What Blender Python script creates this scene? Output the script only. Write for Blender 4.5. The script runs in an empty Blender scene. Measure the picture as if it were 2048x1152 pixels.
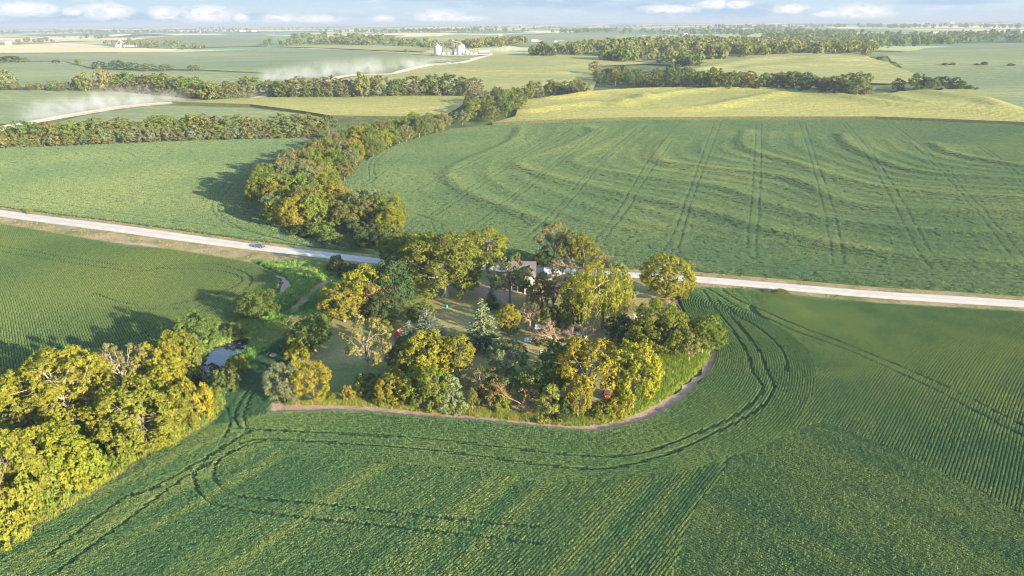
import bpy, math, random
import numpy as np
from mathutils import Matrix, Vector
from mathutils.geometry import delaunay_2d_cdt

random.seed(7)
rng = np.random.default_rng(7)
S = bpy.context.scene
C = S.collection

# ------------------------------------------------------------------ camera
FPX = 1366.0
CAM = np.array([0.0, 0.0, 80.0])
TH, RO = math.radians(21.28), math.radians(0.40)
_r = np.array([1.0, 0, 0]); _f = np.array([0, math.cos(TH), -math.sin(TH)]); _u = np.array([0, math.sin(TH), math.cos(TH)])
RIGHT = math.cos(RO) * _r - math.sin(RO) * _u
UP = math.cos(RO) * _u + math.sin(RO) * _r
cam = bpy.data.cameras.new("camera"); cam.sensor_width = 36; cam.lens = 36 * FPX / 2048
cam.clip_start = 1; cam.clip_end = 90000
co = bpy.data.objects.new("camera", cam); C.objects.link(co)
co.matrix_world = Matrix(((RIGHT[0], UP[0], -_f[0], CAM[0]), (RIGHT[1], UP[1], -_f[1], CAM[1]), (RIGHT[2], UP[2], -_f[2], CAM[2]), (0, 0, 0, 1)))
S.camera = co

# ------------------------------------------------------------------ light
SUN_EL, SUN_AZ = math.radians(14.0), math.radians(128.0)      # azimuth clockwise from +Y
SUN_DIR = Vector((math.sin(SUN_AZ) * math.cos(SUN_EL), math.cos(SUN_AZ) * math.cos(SUN_EL), math.sin(SUN_EL)))
sl = bpy.data.lights.new("sun", 'SUN'); sl.energy = 5.0; sl.angle = math.radians(0.5); sl.color = (1.0, 0.84, 0.59)
so = bpy.data.objects.new("sun", sl); C.objects.link(so)
so.rotation_euler = SUN_DIR.to_track_quat('Z', 'Y').to_euler()
S.view_settings.view_transform = 'Standard'; S.view_settings.look = 'None'
S.view_settings.exposure = 2.22; S.view_settings.gamma = 1.0; S.view_settings.use_curve_mapping = False
S.cycles.use_denoising = True; S.cycles.denoising_prefilter = 'ACCURATE'
S.cycles.pixel_filter_type = 'BLACKMAN_HARRIS'; S.cycles.filter_width = 1.1
S.cycles.sample_clamp_indirect = 4.0
S.cycles.max_bounces = 6; S.cycles.transparent_max_bounces = 6; S.cycles.volume_bounces = 0
S.cycles.diffuse_bounces = 3

def N(nt, t, **kw):
    n = nt.nodes.new(t)
    for k, v in kw.items():
        setattr(n, k, v)
    return n
def L(nt, a, b): nt.links.new(a, b)
def mathn(nt, op, a, b=None, c=None, clamp=False):
    n = N(nt, 'ShaderNodeMath', operation=op, use_clamp=clamp)
    for i, v in enumerate((a, b, c)):
        if v is None: continue
        if isinstance(v, (int, float)): n.inputs[i].default_value = v
        else: L(nt, v, n.inputs[i])
    return n.outputs[0]
def mixc(nt, fac, a, b, bt='MIX'):
    n = N(nt, 'ShaderNodeMix', data_type='RGBA', blend_type=bt)
    for sock, v in ((n.inputs[0], fac), (n.inputs[6], a), (n.inputs[7], b)):
        if isinstance(v, (int, float)): sock.default_value = v
        elif isinstance(v, tuple): sock.default_value = (*v[:3], 1)
        else: L(nt, v, sock)
    return n.outputs[2]
def ramp(nt, fac, stops):
    n = N(nt, 'ShaderNodeValToRGB'); L(nt, fac, n.inputs[0])
    e = n.color_ramp.elements
    while len(e) < len(stops): e.new(0.5)
    for el, (p, c) in zip(e, stops):
        el.position = p; el.color = (*c, 1)
    return n.outputs[0]
def noise(nt, vec, scale, detail=3.0, rough=0.55):
    n = N(nt, 'ShaderNodeTexNoise'); n.inputs['Scale'].default_value = scale
    n.inputs['Detail'].default_value = detail; n.inputs['Roughness'].default_value = rough
    L(nt, vec, n.inputs['Vector']); return n.outputs[0]
def smooth(nt, v, a, b):
    n = N(nt, 'ShaderNodeMapRange', interpolation_type='SMOOTHSTEP'); L(nt, v, n.inputs[0])
    n.inputs[1].default_value = a; n.inputs[2].default_value = b
    return n.outputs[0]

# ------------------------------------------------------------------ sky
def pdir(px, py):
    d = RIGHT * ((px - 1024) / FPX) + UP * (-(py - 576) / FPX) + _f
    return d / np.linalg.norm(d)
W = bpy.data.worlds.new("World"); S.world = W; W.use_nodes = True
nt = W.node_tree; nt.nodes.clear()
out = N(nt, 'ShaderNodeOutputWorld'); bg = N(nt, 'ShaderNodeBackground'); bg.inputs[1].default_value = 0.15
L(nt, bg.outputs[0], out.inputs[0])
sky = N(nt, 'ShaderNodeTexSky', sky_type='NISHITA'); sky.sun_disc = False
sky.sun_elevation = SUN_EL; sky.sun_rotation = SUN_AZ; sky.air_density = 1.0; sky.dust_density = 0.6; sky.ozone_density = 2.0
tc = N(nt, 'ShaderNodeTexCoord'); sx = N(nt, 'ShaderNodeSeparateXYZ'); L(nt, tc.outputs['Generated'], sx.inputs[0])
az = mathn(nt, 'ARCTAN2', sx.outputs[0], sx.outputs[1]); el = mathn(nt, 'ARCSINE', sx.outputs[2])
cx = N(nt, 'ShaderNodeCombineXYZ'); L(nt, az, cx.inputs[0]); L(nt, el, cx.inputs[1])
mp = N(nt, 'ShaderNodeMapping'); mp.inputs['Scale'].default_value = (1, 2.2, 1); L(nt, cx.outputs[0], mp.inputs[0])
nz = noise(nt, mp.outputs[0], 62.0, 6.0, 0.62)
CLOUDS = [(48, 18, 38, 11), (92, 18, 16, 8), (145, 24, 14, 6), (213, 23, 36, 14), (330, 27, 24, 11), (415, 29, 42, 15), (482, 36, 13, 9),
          (560, 38, 30, 9), (633, 41, 46, 10), (768, 40, 19, 9), (880, 36, 44, 14), (925, 40, 45, 8), (1340, 18, 45, 8), (1430, 8, 26, 9),
          (1475, 9, 24, 7), (1582, 18, 26, 8), (1655, 28, 22, 6), (1725, 26, 46, 13)]
dmin = None
for (a, b, w, h) in CLOUDS:
    d = pdir(a, b); A, E = math.atan2(d[0], d[1]), math.asin(d[2])
    v = N(nt, 'ShaderNodeVectorMath', operation='SUBTRACT'); L(nt, cx.outputs[0], v.inputs[0]); v.inputs[1].default_value = (A, E, 0)
    v2 = N(nt, 'ShaderNodeVectorMath', operation='MULTIPLY'); L(nt, v.outputs[0], v2.inputs[0]); v2.inputs[1].default_value = (FPX / w * .82, FPX / h * .88, 0)
    v3 = N(nt, 'ShaderNodeVectorMath', operation='LENGTH'); L(nt, v2.outputs[0], v3.inputs[0])
    dmin = v3.outputs['Value'] if dmin is None else mathn(nt, 'MINIMUM', dmin, v3.outputs['Value'])
nz2 = mathn(nt, 'MULTIPLY_ADD', nz, 2.2, -1.1)
cm = smooth(nt, mathn(nt, 'ADD', dmin, nz2), 1.15, 0.40)
GREYS = [(1100, 6, 190, 11), (1300, 12, 150, 13), (1450, 24, 170, 14), (300, 34, 330, 10), (900, -2, 240, 5), (1900, 4, 100, 5), (100, 44, 140, 6)]
dm2 = None
for (a, b, w, h) in GREYS:
    d = pdir(a, b); A, E = math.atan2(d[0], d[1]), math.asin(d[2])
    v = N(nt, 'ShaderNodeVectorMath', operation='SUBTRACT'); L(nt, cx.outputs[0], v.inputs[0]); v.inputs[1].default_value = (A, E, 0)
    v2 = N(nt, 'ShaderNodeVectorMath', operation='MULTIPLY'); L(nt, v.outputs[0], v2.inputs[0]); v2.inputs[1].default_value = (FPX / w, FPX / h, 0)
    v3 = N(nt, 'ShaderNodeVectorMath', operation='LENGTH'); L(nt, v2.outputs[0], v3.inputs[0])
    dm2 = v3.outputs['Value'] if dm2 is None else mathn(nt, 'MINIMUM', dm2, v3.outputs['Value'])
mp2 = N(nt, 'ShaderNodeMapping'); mp2.inputs['Scale'].default_value = (1, 5, 1); L(nt, cx.outputs[0], mp2.inputs[0])
nzb = mathn(nt, 'MULTIPLY_ADD', noise(nt, mp2.outputs[0], 14.0, 4.0), 2.0, -1.0)
gm = smooth(nt, mathn(nt, 'ADD', dm2, nzb), 1.2, 0.2)
HAZE = 1.35e-4
low = ramp(nt, smooth(nt, el, -0.01, 0.05), [(0.0, (0.92, 1.06, 1.25)), (0.45, (0.918, 1.148, 1.312)), (1.0, (0.763, 1.050, 1.296))])
skyc = mixc(nt, smooth(nt, el, 0.30, 0.03), sky.outputs[0], low)
skyc = mixc(nt, mathn(nt, 'MULTIPLY', gm, 0.75), skyc, (0.656, 0.902, 1.181))
cc = mixc(nt, smooth(nt, nz, 0.35, 0.62), (1.20, 1.28, 1.40), (1.70, 1.66, 1.64))
veil = smooth(nt, noise(nt, mp2.outputs[0], 24.0, 6.0, 0.6), 0.48, 0.75); skyc = mixc(nt, mathn(nt, 'MULTIPLY', veil, 0.5), skyc, (1.25, 1.36, 1.46))
skyc = mixc(nt, mathn(nt, 'MULTIPLY', cm, 0.92), skyc, cc)
L(nt, skyc, bg.inputs[0])

# ------------------------------------------------------------------ terrain
def sstep(a, b, x):
    t = np.clip((x - a) / (b - a), 0, 1); return t * t * (3 - 2 * t)
def base_h(x, y):
    r = np.sqrt(x * x + y * y)
    return 26.0 * sstep(430, 1450, r) + 1.2 * np.sin(x / 61 + 0.6) * np.sin(y / 83 + 1.0) * sstep(120, 400, r)
def unproj(px, py, hf):
    px = np.atleast_1d(np.asarray(px, float)); py = np.atleast_1d(np.asarray(py, float))
    d = RIGHT[None] * ((px - 1024) / FPX)[:, None] + UP[None] * (-(py - 576) / FPX)[:, None] + _f[None]
    d /= np.linalg.norm(d, axis=1)[:, None]
    t = np.where(d[:, 2] < -1e-4, np.maximum(30.0, (CAM[2] - 48.0) / np.maximum(-d[:, 2], 1e-4) * 0.98), 30.0); t = np.minimum(t, 38000.0)
    lo = t.copy(); hi = np.full(len(px), 38000.0); act = np.ones(len(px), bool)
    while act.any():
        k = np.where(act)[0]; t[k] *= 1.012; p = CAM + d[k] * t[k][:, None]; below = p[:, 2] < hf(p[:, 0], p[:, 1])
        hi[k[below]] = t[k[below]]; lo[k[~below]] = t[k[~below]]; act[k[below]] = False; act &= t < 38000
    for _ in range(26):
        m = (lo + hi) / 2; p = CAM + d * m[:, None]
        b = p[:, 2] < hf(p[:, 0], p[:, 1])
        hi = np.where(b, m, hi); lo = np.where(b, lo, m)
    p = CAM + d * hi[:, None]
    return p[:, :2]
def proj(p):
    p = np.atleast_2d(p) - CAM
    z = p @ _f
    return np.stack([1024 + FPX * (p @ RIGHT) / z, 576 - FPX * (p @ UP) / z, z], 1)
def catmull(P, n=6):
    P = np.asarray(P, float); Q = np.vstack([2 * P[0] - P[1], P, 2 * P[-1] - P[-2]]); o = []
    for i in range(1, len(Q) - 2):
        for t in np.linspace(0, 1, n, endpoint=False):
            p0, p1, p2, p3 = Q[i - 1:i + 3]
            o.append(0.5 * (2 * p1 + (p2 - p0) * t + (2 * p0 - 5 * p1 + 4 * p2 - p3) * t * t + (3 * p1 - p0 - 3 * p2 + p3) * t ** 3))
    o.append(P[-1]); return np.array(o)
def ridge(xs, ys, lines, amp, w):
    a = np.zeros(xs.shape)
    for P in lines:
        lo_, hi_ = P.min(0) - 3 * w, P.max(0) + 3 * w; k = (xs > lo_[0]) & (xs < hi_[0]) & (ys > lo_[1]) & (ys < hi_[1])
        if k.any(): a[k] += amp * np.exp(-(dist_poly(xs[k], ys[k], P) / w) ** 2)
    return a
def dist_poly(x, y, P):
    best = np.full(np.shape(x), 1e9)
    for a, b in zip(P[:-1], P[1:]):
        ab = b - a; l2 = ab @ ab
        if l2 < 1e-9: continue
        t = np.clip(((x - a[0]) * ab[0] + (y - a[1]) * ab[1]) / l2, 0, 1)
        best = np.minimum(best, (x - a[0] - t * ab[0]) ** 2 + (y - a[1] - t * ab[1]) ** 2)
    return np.sqrt(best)
TERR = [[(1046, 261), (1035, 282), (1001, 302), (942, 326), (908, 343), (905, 361), (932, 385), (984, 409), (1052, 433), (1087, 447)],
        [(1180, 261), (1190, 271), (1121, 302), (1052, 326), (1049, 337), (1070, 347), (1156, 371), (1259, 395), (1344, 412), (1447, 436), (1516, 459), (1653, 491), (1791, 515), (2032, 536)],
        [(1286, 257), (1272, 264), (1207, 299), (1156, 323), (1159, 333), (1190, 343), (1259, 354), (1344, 367), (1396, 371), (1464, 385), (1550, 416), (1653, 443), (1825, 464), (2048, 477)],
        [(1340, 285), (1318, 305), (1324, 323), (1344, 330), (1447, 343), (1533, 352), (1602, 368), (1671, 402), (1756, 419), (1894, 426), (2048, 429)],
        [(1499, 268), (1488, 292), (1523, 312), (1602, 333), (1688, 361), (1774, 381), (1928, 395), (2060, 402)],
        [(1688, 275), (1705, 295), (1774, 330), (1860, 350), (2048, 364)],
        [(1873, 292), (1911, 312), (2048, 337)]]
TERRW = [unproj(*catmull(t, 5).T, base_h) for t in TERR]
def resamp(P, n):
    q = np.concatenate([[0], np.cumsum(np.hypot(*np.diff(P, axis=0).T))]); t = np.linspace(0, q[-1], n); return np.stack([np.interp(t, q, P[:, 0]), np.interp(t, q, P[:, 1])], 1)
TERRM = [resamp(a, 40) * (1 - f) + resamp(b, 40) * f for a, b in zip(TERRW[:-1], TERRW[1:]) for f in (0.25, 0.5, 0.75)]
CORNT = [[(1040, 236), (1180, 222), (1280, 224), (1390, 232), (1500, 215), (1560, 205)], [(1240, 224), (1330, 205), (1430, 196), (1560, 192), (1700, 212), (1830, 228), (2040, 240)],
         [(1160, 205), (1300, 192), (1440, 186), (1580, 186), (1720, 200), (1850, 222), (2030, 232)], [(1100, 212), (1200, 205), (1290, 212)],
         [(1830, 195), (1880, 205), (1960, 214), (2000, 226)]]
CORNW = [unproj(*catmull(t, 4).T, base_h) for t in CORNT]
FART = [[(1390, 150), (1540, 130), (1660, 134), (1780, 128)], [(1420, 128), (1560, 120), (1640, 124), (1720, 118)], [(1500, 145), (1640, 141), (1790, 140)],
        [(870, 128), (960, 140), (1080, 142), (1180, 138)], [(820, 150), (930, 155), (1060, 160), (1150, 164)], [(900, 145), (1000, 150), (1120, 152)]]
FARW = [unproj(*catmull(t, 4).T, base_h) for t in FART]
GUL = unproj(*catmull([(-60, 1060), (60, 960), (210, 905), (340, 800), (440, 720), (510, 660), (590, 610), (680, 545)], 5).T, base_h)
def bump(x, y, c, sx_, sy_, h, rot=0.0):
    dx, dy = x - c[0], y - c[1]
    return h * np.exp(-(dx / sx_) ** 2 / 2 - (dy / sy_) ** 2 / 2)
B1 = unproj([1560], [200], base_h)[0]; B2 = unproj([1560], [128], base_h)[0]; B3 = unproj([930], [118], base_h)[0]
B4 = unproj([120], [330], base_h)[0]; B5 = unproj([940], [78], base_h)[0]
def H(x, y):
    x = np.asarray(x, float); y = np.asarray(y, float)
    z = base_h(x, y)
    r = np.sqrt(x * x + y * y)
    nf = sstep(700, 1500, r)
    z = z + nf * (5.5 * np.sin(x / 205 + 1.3) * np.cos(y / 250 + 0.4) + 4.0 * np.sin((x + y) / 330 + 2.0)) 
    nff = sstep(3500, 9000, r)
    z = z + nff * (9 * np.sin(x / 1500 + .7) * np.sin(y / 1900) + 8 * np.sin(x / 3100 + 1.0))
    z = z + bump(x, y, B1, 330, 95, 6.0) + bump(x, y, B2, 260, 130, 7.0) + bump(x, y, B3, 260, 160, 5.0) + bump(x, y, B5, 300, 300, 6)
    m = (r > 215) & (r < 640) & (x > -140)
    if m.any():
        z = z.copy(); z[m] += ridge(x[m], y[m], TERRW, 1.5, 6.0) + ridge(x[m], y[m], TERRM, 0.5, 4.2)
    m = (r > 600) & (r < 1500)
    if m.any():
        z = z.copy(); z[m] += ridge(x[m], y[m], CORNW, 2.6, 8.0) + ridge(x[m], y[m], FARW, 3.2, 14.0)
    m = (r < 330)
    if m.any():
        z = z.copy(); z[m] -= ridge(x[m], y[m], [GUL], 1.8, 6.5)
    return z
def U(px, py): return unproj(px, py, H)
def UP1(px, py): return U([px], [py])[0]

# ------------------------------------------------------------------ mesh helpers
def npmesh(name, V, F, attrs=None, smooth_=False):
    V = np.asarray(V, np.float32); F = np.asarray(F, np.int32); k = F.shape[1]
    me = bpy.data.meshes.new(name)
    me.vertices.add(len(V)); me.vertices.foreach_set('co', V.ravel())
    me.loops.add(F.size); me.loops.foreach_set('vertex_index', F.ravel())
    me.polygons.add(len(F)); me.polygons.foreach_set('loop_start', np.arange(0, F.size, k, dtype=np.int32))
    me.polygons.foreach_set('use_smooth', np.full(len(F), smooth_))
    for nm, a in (attrs or {}).items():
        at = me.attributes.new(nm, 'FLOAT', 'POINT'); at.data.foreach_set('value', np.asarray(a, np.float32))
    me.update(calc_edges=True); me.validate()
    return me
class MB:
    """collects simple solids into one mesh"""
    def __init__(s): s.v = []; s.f = []
    def add(s, vs, fs):
        o = len(s.v); s.v += [tuple(v) for v in vs]; s.f += [tuple(i + o for i in f) for f in fs]; return s
    def box(s, x0, x1, y0, y1, z0, z1, tx=0.0, ty=0.0):
        v = [(x0, y0, z0), (x1, y0, z0), (x1, y1, z0), (x0, y1, z0), (x0 + tx, y0 + ty, z1), (x1 - tx, y0 + ty, z1), (x1 - tx, y1 - ty, z1), (x0 + tx, y1 - ty, z1)]
        return s.add(v, [(3, 2, 1, 0), (4, 5, 6, 7), (0, 1, 5, 4), (1, 2, 6, 5), (2, 3, 7, 6), (3, 0, 4, 7)])
    def prism(s, prof, y0, y1):                              # profile in xz, extruded along y
        n = len(prof); v = [(x, y0, z) for x, z in prof] + [(x, y1, z) for x, z in prof]
        return s.add(v, [tuple(range(n)), tuple(range(2 * n - 1, n - 1, -1))] + [(i, i + n, (i + 1) % n + n, (i + 1) % n) for i in range(n)])
    def xprism(s, prof, x0, x1):                             # profile in yz, extruded along x
        n = len(prof); v = [(x0, y, z) for y, z in prof] + [(x1, y, z) for y, z in prof]
        return s.add(v, [tuple(range(n - 1, -1, -1)), tuple(range(n, 2 * n))] + [(i, (i + 1) % n, (i + 1) % n + n, i + n) for i in range(n)])
    def tube(s, a, b, r0, r1, n=6):
        a, b = np.array(a, float), np.array(b, float); d = b - a; l = np.linalg.norm(d) + 1e-9; d /= l
        u = np.cross(d, (0, 0, 1) if abs(d[2]) < .95 else (1, 0, 0)); u /= np.linalg.norm(u); w = np.cross(d, u)
        v = []
        for p, r in ((a, r0), (b, r1)):
            for i in range(n):
                t = 2 * math.pi * i / n; v.append(p + r * (math.cos(t) * u + math.sin(t) * w))
        return s.add(v, [(i, (i + 1) % n, (i + 1) % n + n, i + n) for i in range(n)] + [tuple(range(n - 1, -1, -1)), tuple(range(n, 2 * n))])
    def lathe(s, prof, n=20, c=(0, 0)):
        v = []
        for r, z in prof:
            for i in range(n):
                t = 2 * math.pi * i / n; v.append((c[0] + r * math.cos(t), c[1] + r * math.sin(t), z))
        m = len(prof); f = [(j * n + i, j * n + (i + 1) % n, (j + 1) * n + (i + 1) % n, (j + 1) * n + i) for j in range(m - 1) for i in range(n)]
        return s.add(v, f + [tuple(range(n - 1, -1, -1)), tuple(range((m - 1) * n, m * n))])
    def build(s, name, mat, parent=None, bevel=0.0, sm=False):
        me = bpy.data.meshes.new(name); me.from_pydata(s.v, [], s.f); me.update()
        if sm:
            me.polygons.foreach_set('use_smooth', [True] * len(me.polygons))
        me.materials.append(mat)
        o = bpy.data.objects.new(name, me); C.objects.link(o)
        if bevel:
            b = o.modifiers.new('bevel', 'BEVEL'); b.width = bevel; b.segments = 2; b.limit_method = 'ANGLE'
        if parent: o.parent = parent
        return o
def tag(o, label, cat, group=None, kind=None):
    o['label'] = label; o['category'] = cat
    if group: o['group'] = group
    if kind: o['kind'] = kind
    return o
def empty(name, loc, rz=0.0):
    o = bpy.data.objects.new(name, None); C.objects.link(o); o.location = loc; o.rotation_euler = (0, 0, rz); o.empty_display_size = 0.5
    return o
def ground_at(px, py):
    p = UP1(px, py); return (float(p[0]), float(p[1]), float(H(p[:1], p[1:])[0]))

# ------------------------------------------------------------------ materials
def newmat(name):
    m = bpy.data.materials.new(name); m.use_nodes = True; t = m.node_tree; t.nodes.clear()
    o = N(t, 'ShaderNodeOutputMaterial'); return m, t, o
def pbr(name, col, rough=0.8, metal=0.0, var=0.12, scale=2.0, bumpy=0.0, spec=0.3):
    m, t, o = newmat(name); b = N(t, 'ShaderNodeBsdfPrincipled'); L(t, b.outputs[0], o.inputs[0])
    g = N(t, 'ShaderNodeTexCoord'); n = noise(t, g.outputs['Object'], scale, 5.0)
    c = mixc(t, smooth(t, n, 0.3, 0.7), tuple(v * (1 - var) for v in col), tuple(min(1, v * (1 + var)) for v in col))
    L(t, c, b.inputs['Base Color']); b.inputs['Roughness'].default_value = rough; b.inputs['Metallic'].default_value = metal
    b.inputs['Specular IOR Level'].default_value = spec
    if bumpy:
        bp = N(t, 'ShaderNodeBump'); bp.inputs['Distance'].default_value = bumpy; L(t, n, bp.inputs['Height']); L(t, bp.outputs[0], b.inputs['Normal'])
    return m
def field_mat(name, cols, s1=0.02, s2=0.9, bumpd=0.5, aniso=None, bs=0.8, stripe=None):
    """crop seen as a sheet: broad patches + fine canopy grain + bump"""
    m, t, o = newmat(name); b = N(t, 'ShaderNodeBsdfPrincipled'); L(t, b.outputs[0], o.inputs[0])
    g = N(t, 'ShaderNodeTexCoord'); vec = g.outputs['Object']
    if aniso:
        mpp = N(t, 'ShaderNodeMapping'); mpp.inputs['Rotation'].default_value = (0, 0, aniso[0]); mpp.inputs['Scale'].default_value = (aniso[1], 1, 1)
        L(t, vec, mpp.inputs[0]); v1 = mpp.outputs[0]
    else: v1 = vec
    n1 = noise(t, v1, s1, 4.0); n2 = noise(t, vec, s2, 3.0, 0.65)
    c = ramp(t, smooth(t, n1, 0.25, 0.75), [(0.0, cols[0]), (0.5, cols[1]), (1.0, cols[2])])
    c = mixc(t, smooth(t, n2, 0.3, 0.75), mixc(t, 0.45, c, tuple(v * 0.45 for v in cols[0])), c)
    if stripe:                                               # wavy darker bands: contour-line shading put into the crop colour
        mps = N(t, 'ShaderNodeMapping'); mps.inputs['Rotation'].default_value = (0, 0, stripe[0]); L(t, vec, mps.inputs[0])
        wv = N(t, 'ShaderNodeTexWave', bands_direction='Y'); wv.inputs['Scale'].default_value = stripe[1]; wv.inputs['Distortion'].default_value = stripe[2]; wv.inputs['Detail'].default_value = 3.0
        wv.inputs['Detail Scale'].default_value = stripe[3]; L(t, mps.outputs[0], wv.inputs['Vector'])
        c = mixc(t, mathn(t, 'MULTIPLY', wv.outputs['Fac'], 0.34), c, tuple(v * 0.52 for v in cols[0]))
    L(t, c, b.inputs['Base Color']); b.inputs['Roughness'].default_value = 0.9; b.inputs['Specular IOR Level'].default_value = 0.15
    bp = N(t, 'ShaderNodeBump'); bp.inputs['Distance'].default_value = bumpd; bp.inputs['Strength'].default_value = bs
    L(t, n2, bp.inputs['Height']); L(t, bp.outputs[0], b.inputs['Normal'])
    return m
def leaf_mat(name, dark=0.62, trans=0.42, inst=False, spread=0.38):
    """leaf: colour from Object Info colour (or instance tint), varied leaf by leaf, part of the light passes through"""
    m, t, o = newmat(name)
    lv = N(t, 'ShaderNodeAttribute', attribute_name='lv')
    if inst:
        ti = N(t, 'ShaderNodeAttribute', attribute_name='tint', attribute_type='INSTANCER')
        basec = ramp(t, ti.outputs['Fac'], inst)
    else:
        oi = N(t, 'ShaderNodeObjectInfo'); basec = oi.outputs['Color']
    k = mathn(t, 'MULTIPLY_ADD', lv.outputs['Fac'], spread * 2, 1 - spread)
    hs = N(t, 'ShaderNodeHueSaturation'); L(t, basec, hs.inputs['Color']); L(t, k, hs.inputs['Value'])
    L(t, mathn(t, 'MULTIPLY_ADD', lv.outputs['Fac'], -0.020, 0.517), hs.inputs['Hue'])
    d = N(t, 'ShaderNodeBsdfDiffuse'); L(t, hs.outputs[0], d.inputs[0])
    tr = N(t, 'ShaderNodeBsdfTranslucent'); L(t, mixc(t, 0.5, hs.outputs[0], mixc(t, 1.0, hs.outputs[0], (1.3, 1.36, 0.5), 'MULTIPLY')), tr.inputs[0])
    mx = N(t, 'ShaderNodeMixShader'); mx.inputs[0].default_value = trans
    L(t, d.outputs[0], mx.inputs[1]); L(t, tr.outputs[0], mx.inputs[2]); L(t, mx.outputs[0], o.inputs[0])
    return m
M = {}
M['leaf'] = leaf_mat('leaf'); M['needle'] = leaf_mat('needle', trans=0.12, spread=0.35)
def bark_mat():
    m, t, o = newmat('bark'); b = N(t, 'ShaderNodeBsdfPrincipled'); L(t, b.outputs[0], o.inputs[0])
    g = N(t, 'ShaderNodeTexCoord'); mpp = N(t, 'ShaderNodeMapping'); mpp.inputs['Scale'].default_value = (6, 6, 0.8); L(t, g.outputs['Object'], mpp.inputs[0])
    n = noise(t, mpp.outputs[0], 3.0, 5.0); oi = N(t, 'ShaderNodeObjectInfo')
    L(t, mixc(t, smooth(t, n, .3, .7), mixc(t, 1.0, oi.outputs['Color'], (0.6, 0.6, 0.6), 'MULTIPLY'), oi.outputs['Color']), b.inputs['Base Color'])
    b.inputs['Roughness'].default_value = 0.95
    bp = N(t, 'ShaderNodeBump'); bp.inputs['Distance'].default_value = 0.05; L(t, n, bp.inputs['Height']); L(t, bp.outputs[0], b.inputs['Normal'])
    return m
M['bark'] = bark_mat()
M['bean_near'] = field_mat('bean_lower_leaves_shade', [(0.030, 0.060, 0.024), (0.040, 0.074, 0.027), (0.050, 0.082, 0.031)], 0.05, 2.0, 0.15)  # lower leaves and soil, darkened: shade between the rows is in the colour
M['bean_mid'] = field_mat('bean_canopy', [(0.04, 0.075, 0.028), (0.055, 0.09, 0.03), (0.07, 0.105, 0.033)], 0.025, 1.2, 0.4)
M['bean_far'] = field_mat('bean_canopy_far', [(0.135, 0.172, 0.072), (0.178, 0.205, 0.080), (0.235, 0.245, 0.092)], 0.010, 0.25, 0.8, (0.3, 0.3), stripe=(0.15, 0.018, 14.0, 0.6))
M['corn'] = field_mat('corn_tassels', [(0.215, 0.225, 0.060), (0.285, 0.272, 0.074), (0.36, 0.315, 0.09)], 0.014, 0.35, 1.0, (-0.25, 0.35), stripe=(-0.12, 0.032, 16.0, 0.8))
M['corn_green'] = field_mat('corn_greener', [(0.20, 0.215, 0.07), (0.26, 0.255, 0.08), (0.33, 0.30, 0.095)], 0.012, 0.3, 0.9, (0.2, 0.35), stripe=(0.1, 0.022, 15.0, 0.7))
M['stubble'] = field_mat('ripe_stubble', [(0.46, 0.37, 0.18), (0.54, 0.43, 0.22), (0.56, 0.47, 0.25)], 0.01, 0.2, 0.3, (0.1, 0.2))
M['pink_stubble'] = field_mat('bare_stubble', [(0.50, 0.36, 0.26), (0.55, 0.41, 0.29), (0.56, 0.43, 0.31)], 0.01, 0.2, 0.3)
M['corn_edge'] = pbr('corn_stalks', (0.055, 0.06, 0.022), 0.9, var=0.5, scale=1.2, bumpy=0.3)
def ground_mat():
    m, t, o = newmat('ground'); b = N(t, 'ShaderNodeBsdfPrincipled'); L(t, b.outputs[0], o.inputs[0])
    g = N(t, 'ShaderNodeNewGeometry'); vec = g.outputs['Position']
    sp = N(t, 'ShaderNodeSeparateXYZ'); L(t, vec, sp.inputs[0])
    n1 = noise(t, vec, 0.08, 5.0); n2 = noise(t, vec, 1.6, 4.0)
    near = ramp(t, smooth(t, n1, 0.3, 0.7), [(0.0, (0.045, 0.075, 0.025)), (0.5, (0.075, 0.10, 0.03)), (1.0, (0.13, 0.12, 0.05))])
    near = mixc(t, mathn(t, 'MULTIPLY', smooth(t, n2, 0.45, 0.75), 0.6), near, (0.035, 0.05, 0.02))
    mpp = N(t, 'ShaderNodeMapping'); mpp.inputs['Rotation'].default_value = (0, 0, 0.18); mpp.inputs['Scale'].default_value = (1 / 900, 1 / 650, 0); L(t, vec, mpp.inputs[0])
    vo = N(t, 'ShaderNodeTexVoronoi', distance='CHEBYCHEV'); vo.inputs['Scale'].default_value = 1.0; L(t, mpp.outputs[0], vo.inputs['Vector'])
    sc_ = N(t, 'ShaderNodeSeparateColor'); L(t, vo.outputs['Color'], sc_.inputs[0])
    rp = N(t, 'ShaderNodeValToRGB'); rp.color_ramp.interpolation = 'CONSTANT'; L(t, sc_.outputs[0], rp.inputs[0])
    e = rp.color_ramp.elements
    while len(e) < 6: e.new(.5)
    for q, (p_, c_) in zip(e, [(0, (0.12, 0.19, 0.09)), (0.3, (0.28, 0.29, 0.12)), (0.45, (0.48, 0.40, 0.2)), (0.6, (0.10, 0.16, 0.08)), (0.78, (0.34, 0.33, 0.15)), (0.92, (0.52, 0.42, 0.27))]):
        q.position = p_; q.color = (*c_, 1)
    wn = noise(t, vec, 1 / 420, 6.0, 0.6)
    far = mixc(t, smooth(t, wn, 0.555, 0.60), rp.outputs[0], (0.035, 0.055, 0.03))
    c = mixc(t, smooth(t, sp.outputs[1], 900, 1500), near, far)
    L(t, c, b.inputs['Base Color']); b.inputs['Roughness'].default_value = 0.95; b.inputs['Specular IOR Level'].default_value = 0.1
    bp = N(t, 'ShaderNodeBump'); bp.inputs['Distance'].default_value = 0.3; L(t, n2, bp.inputs['Height']); L(t, bp.outputs[0], b.inputs['Normal'])
    return m
M['ground'] = ground_mat()
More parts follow.
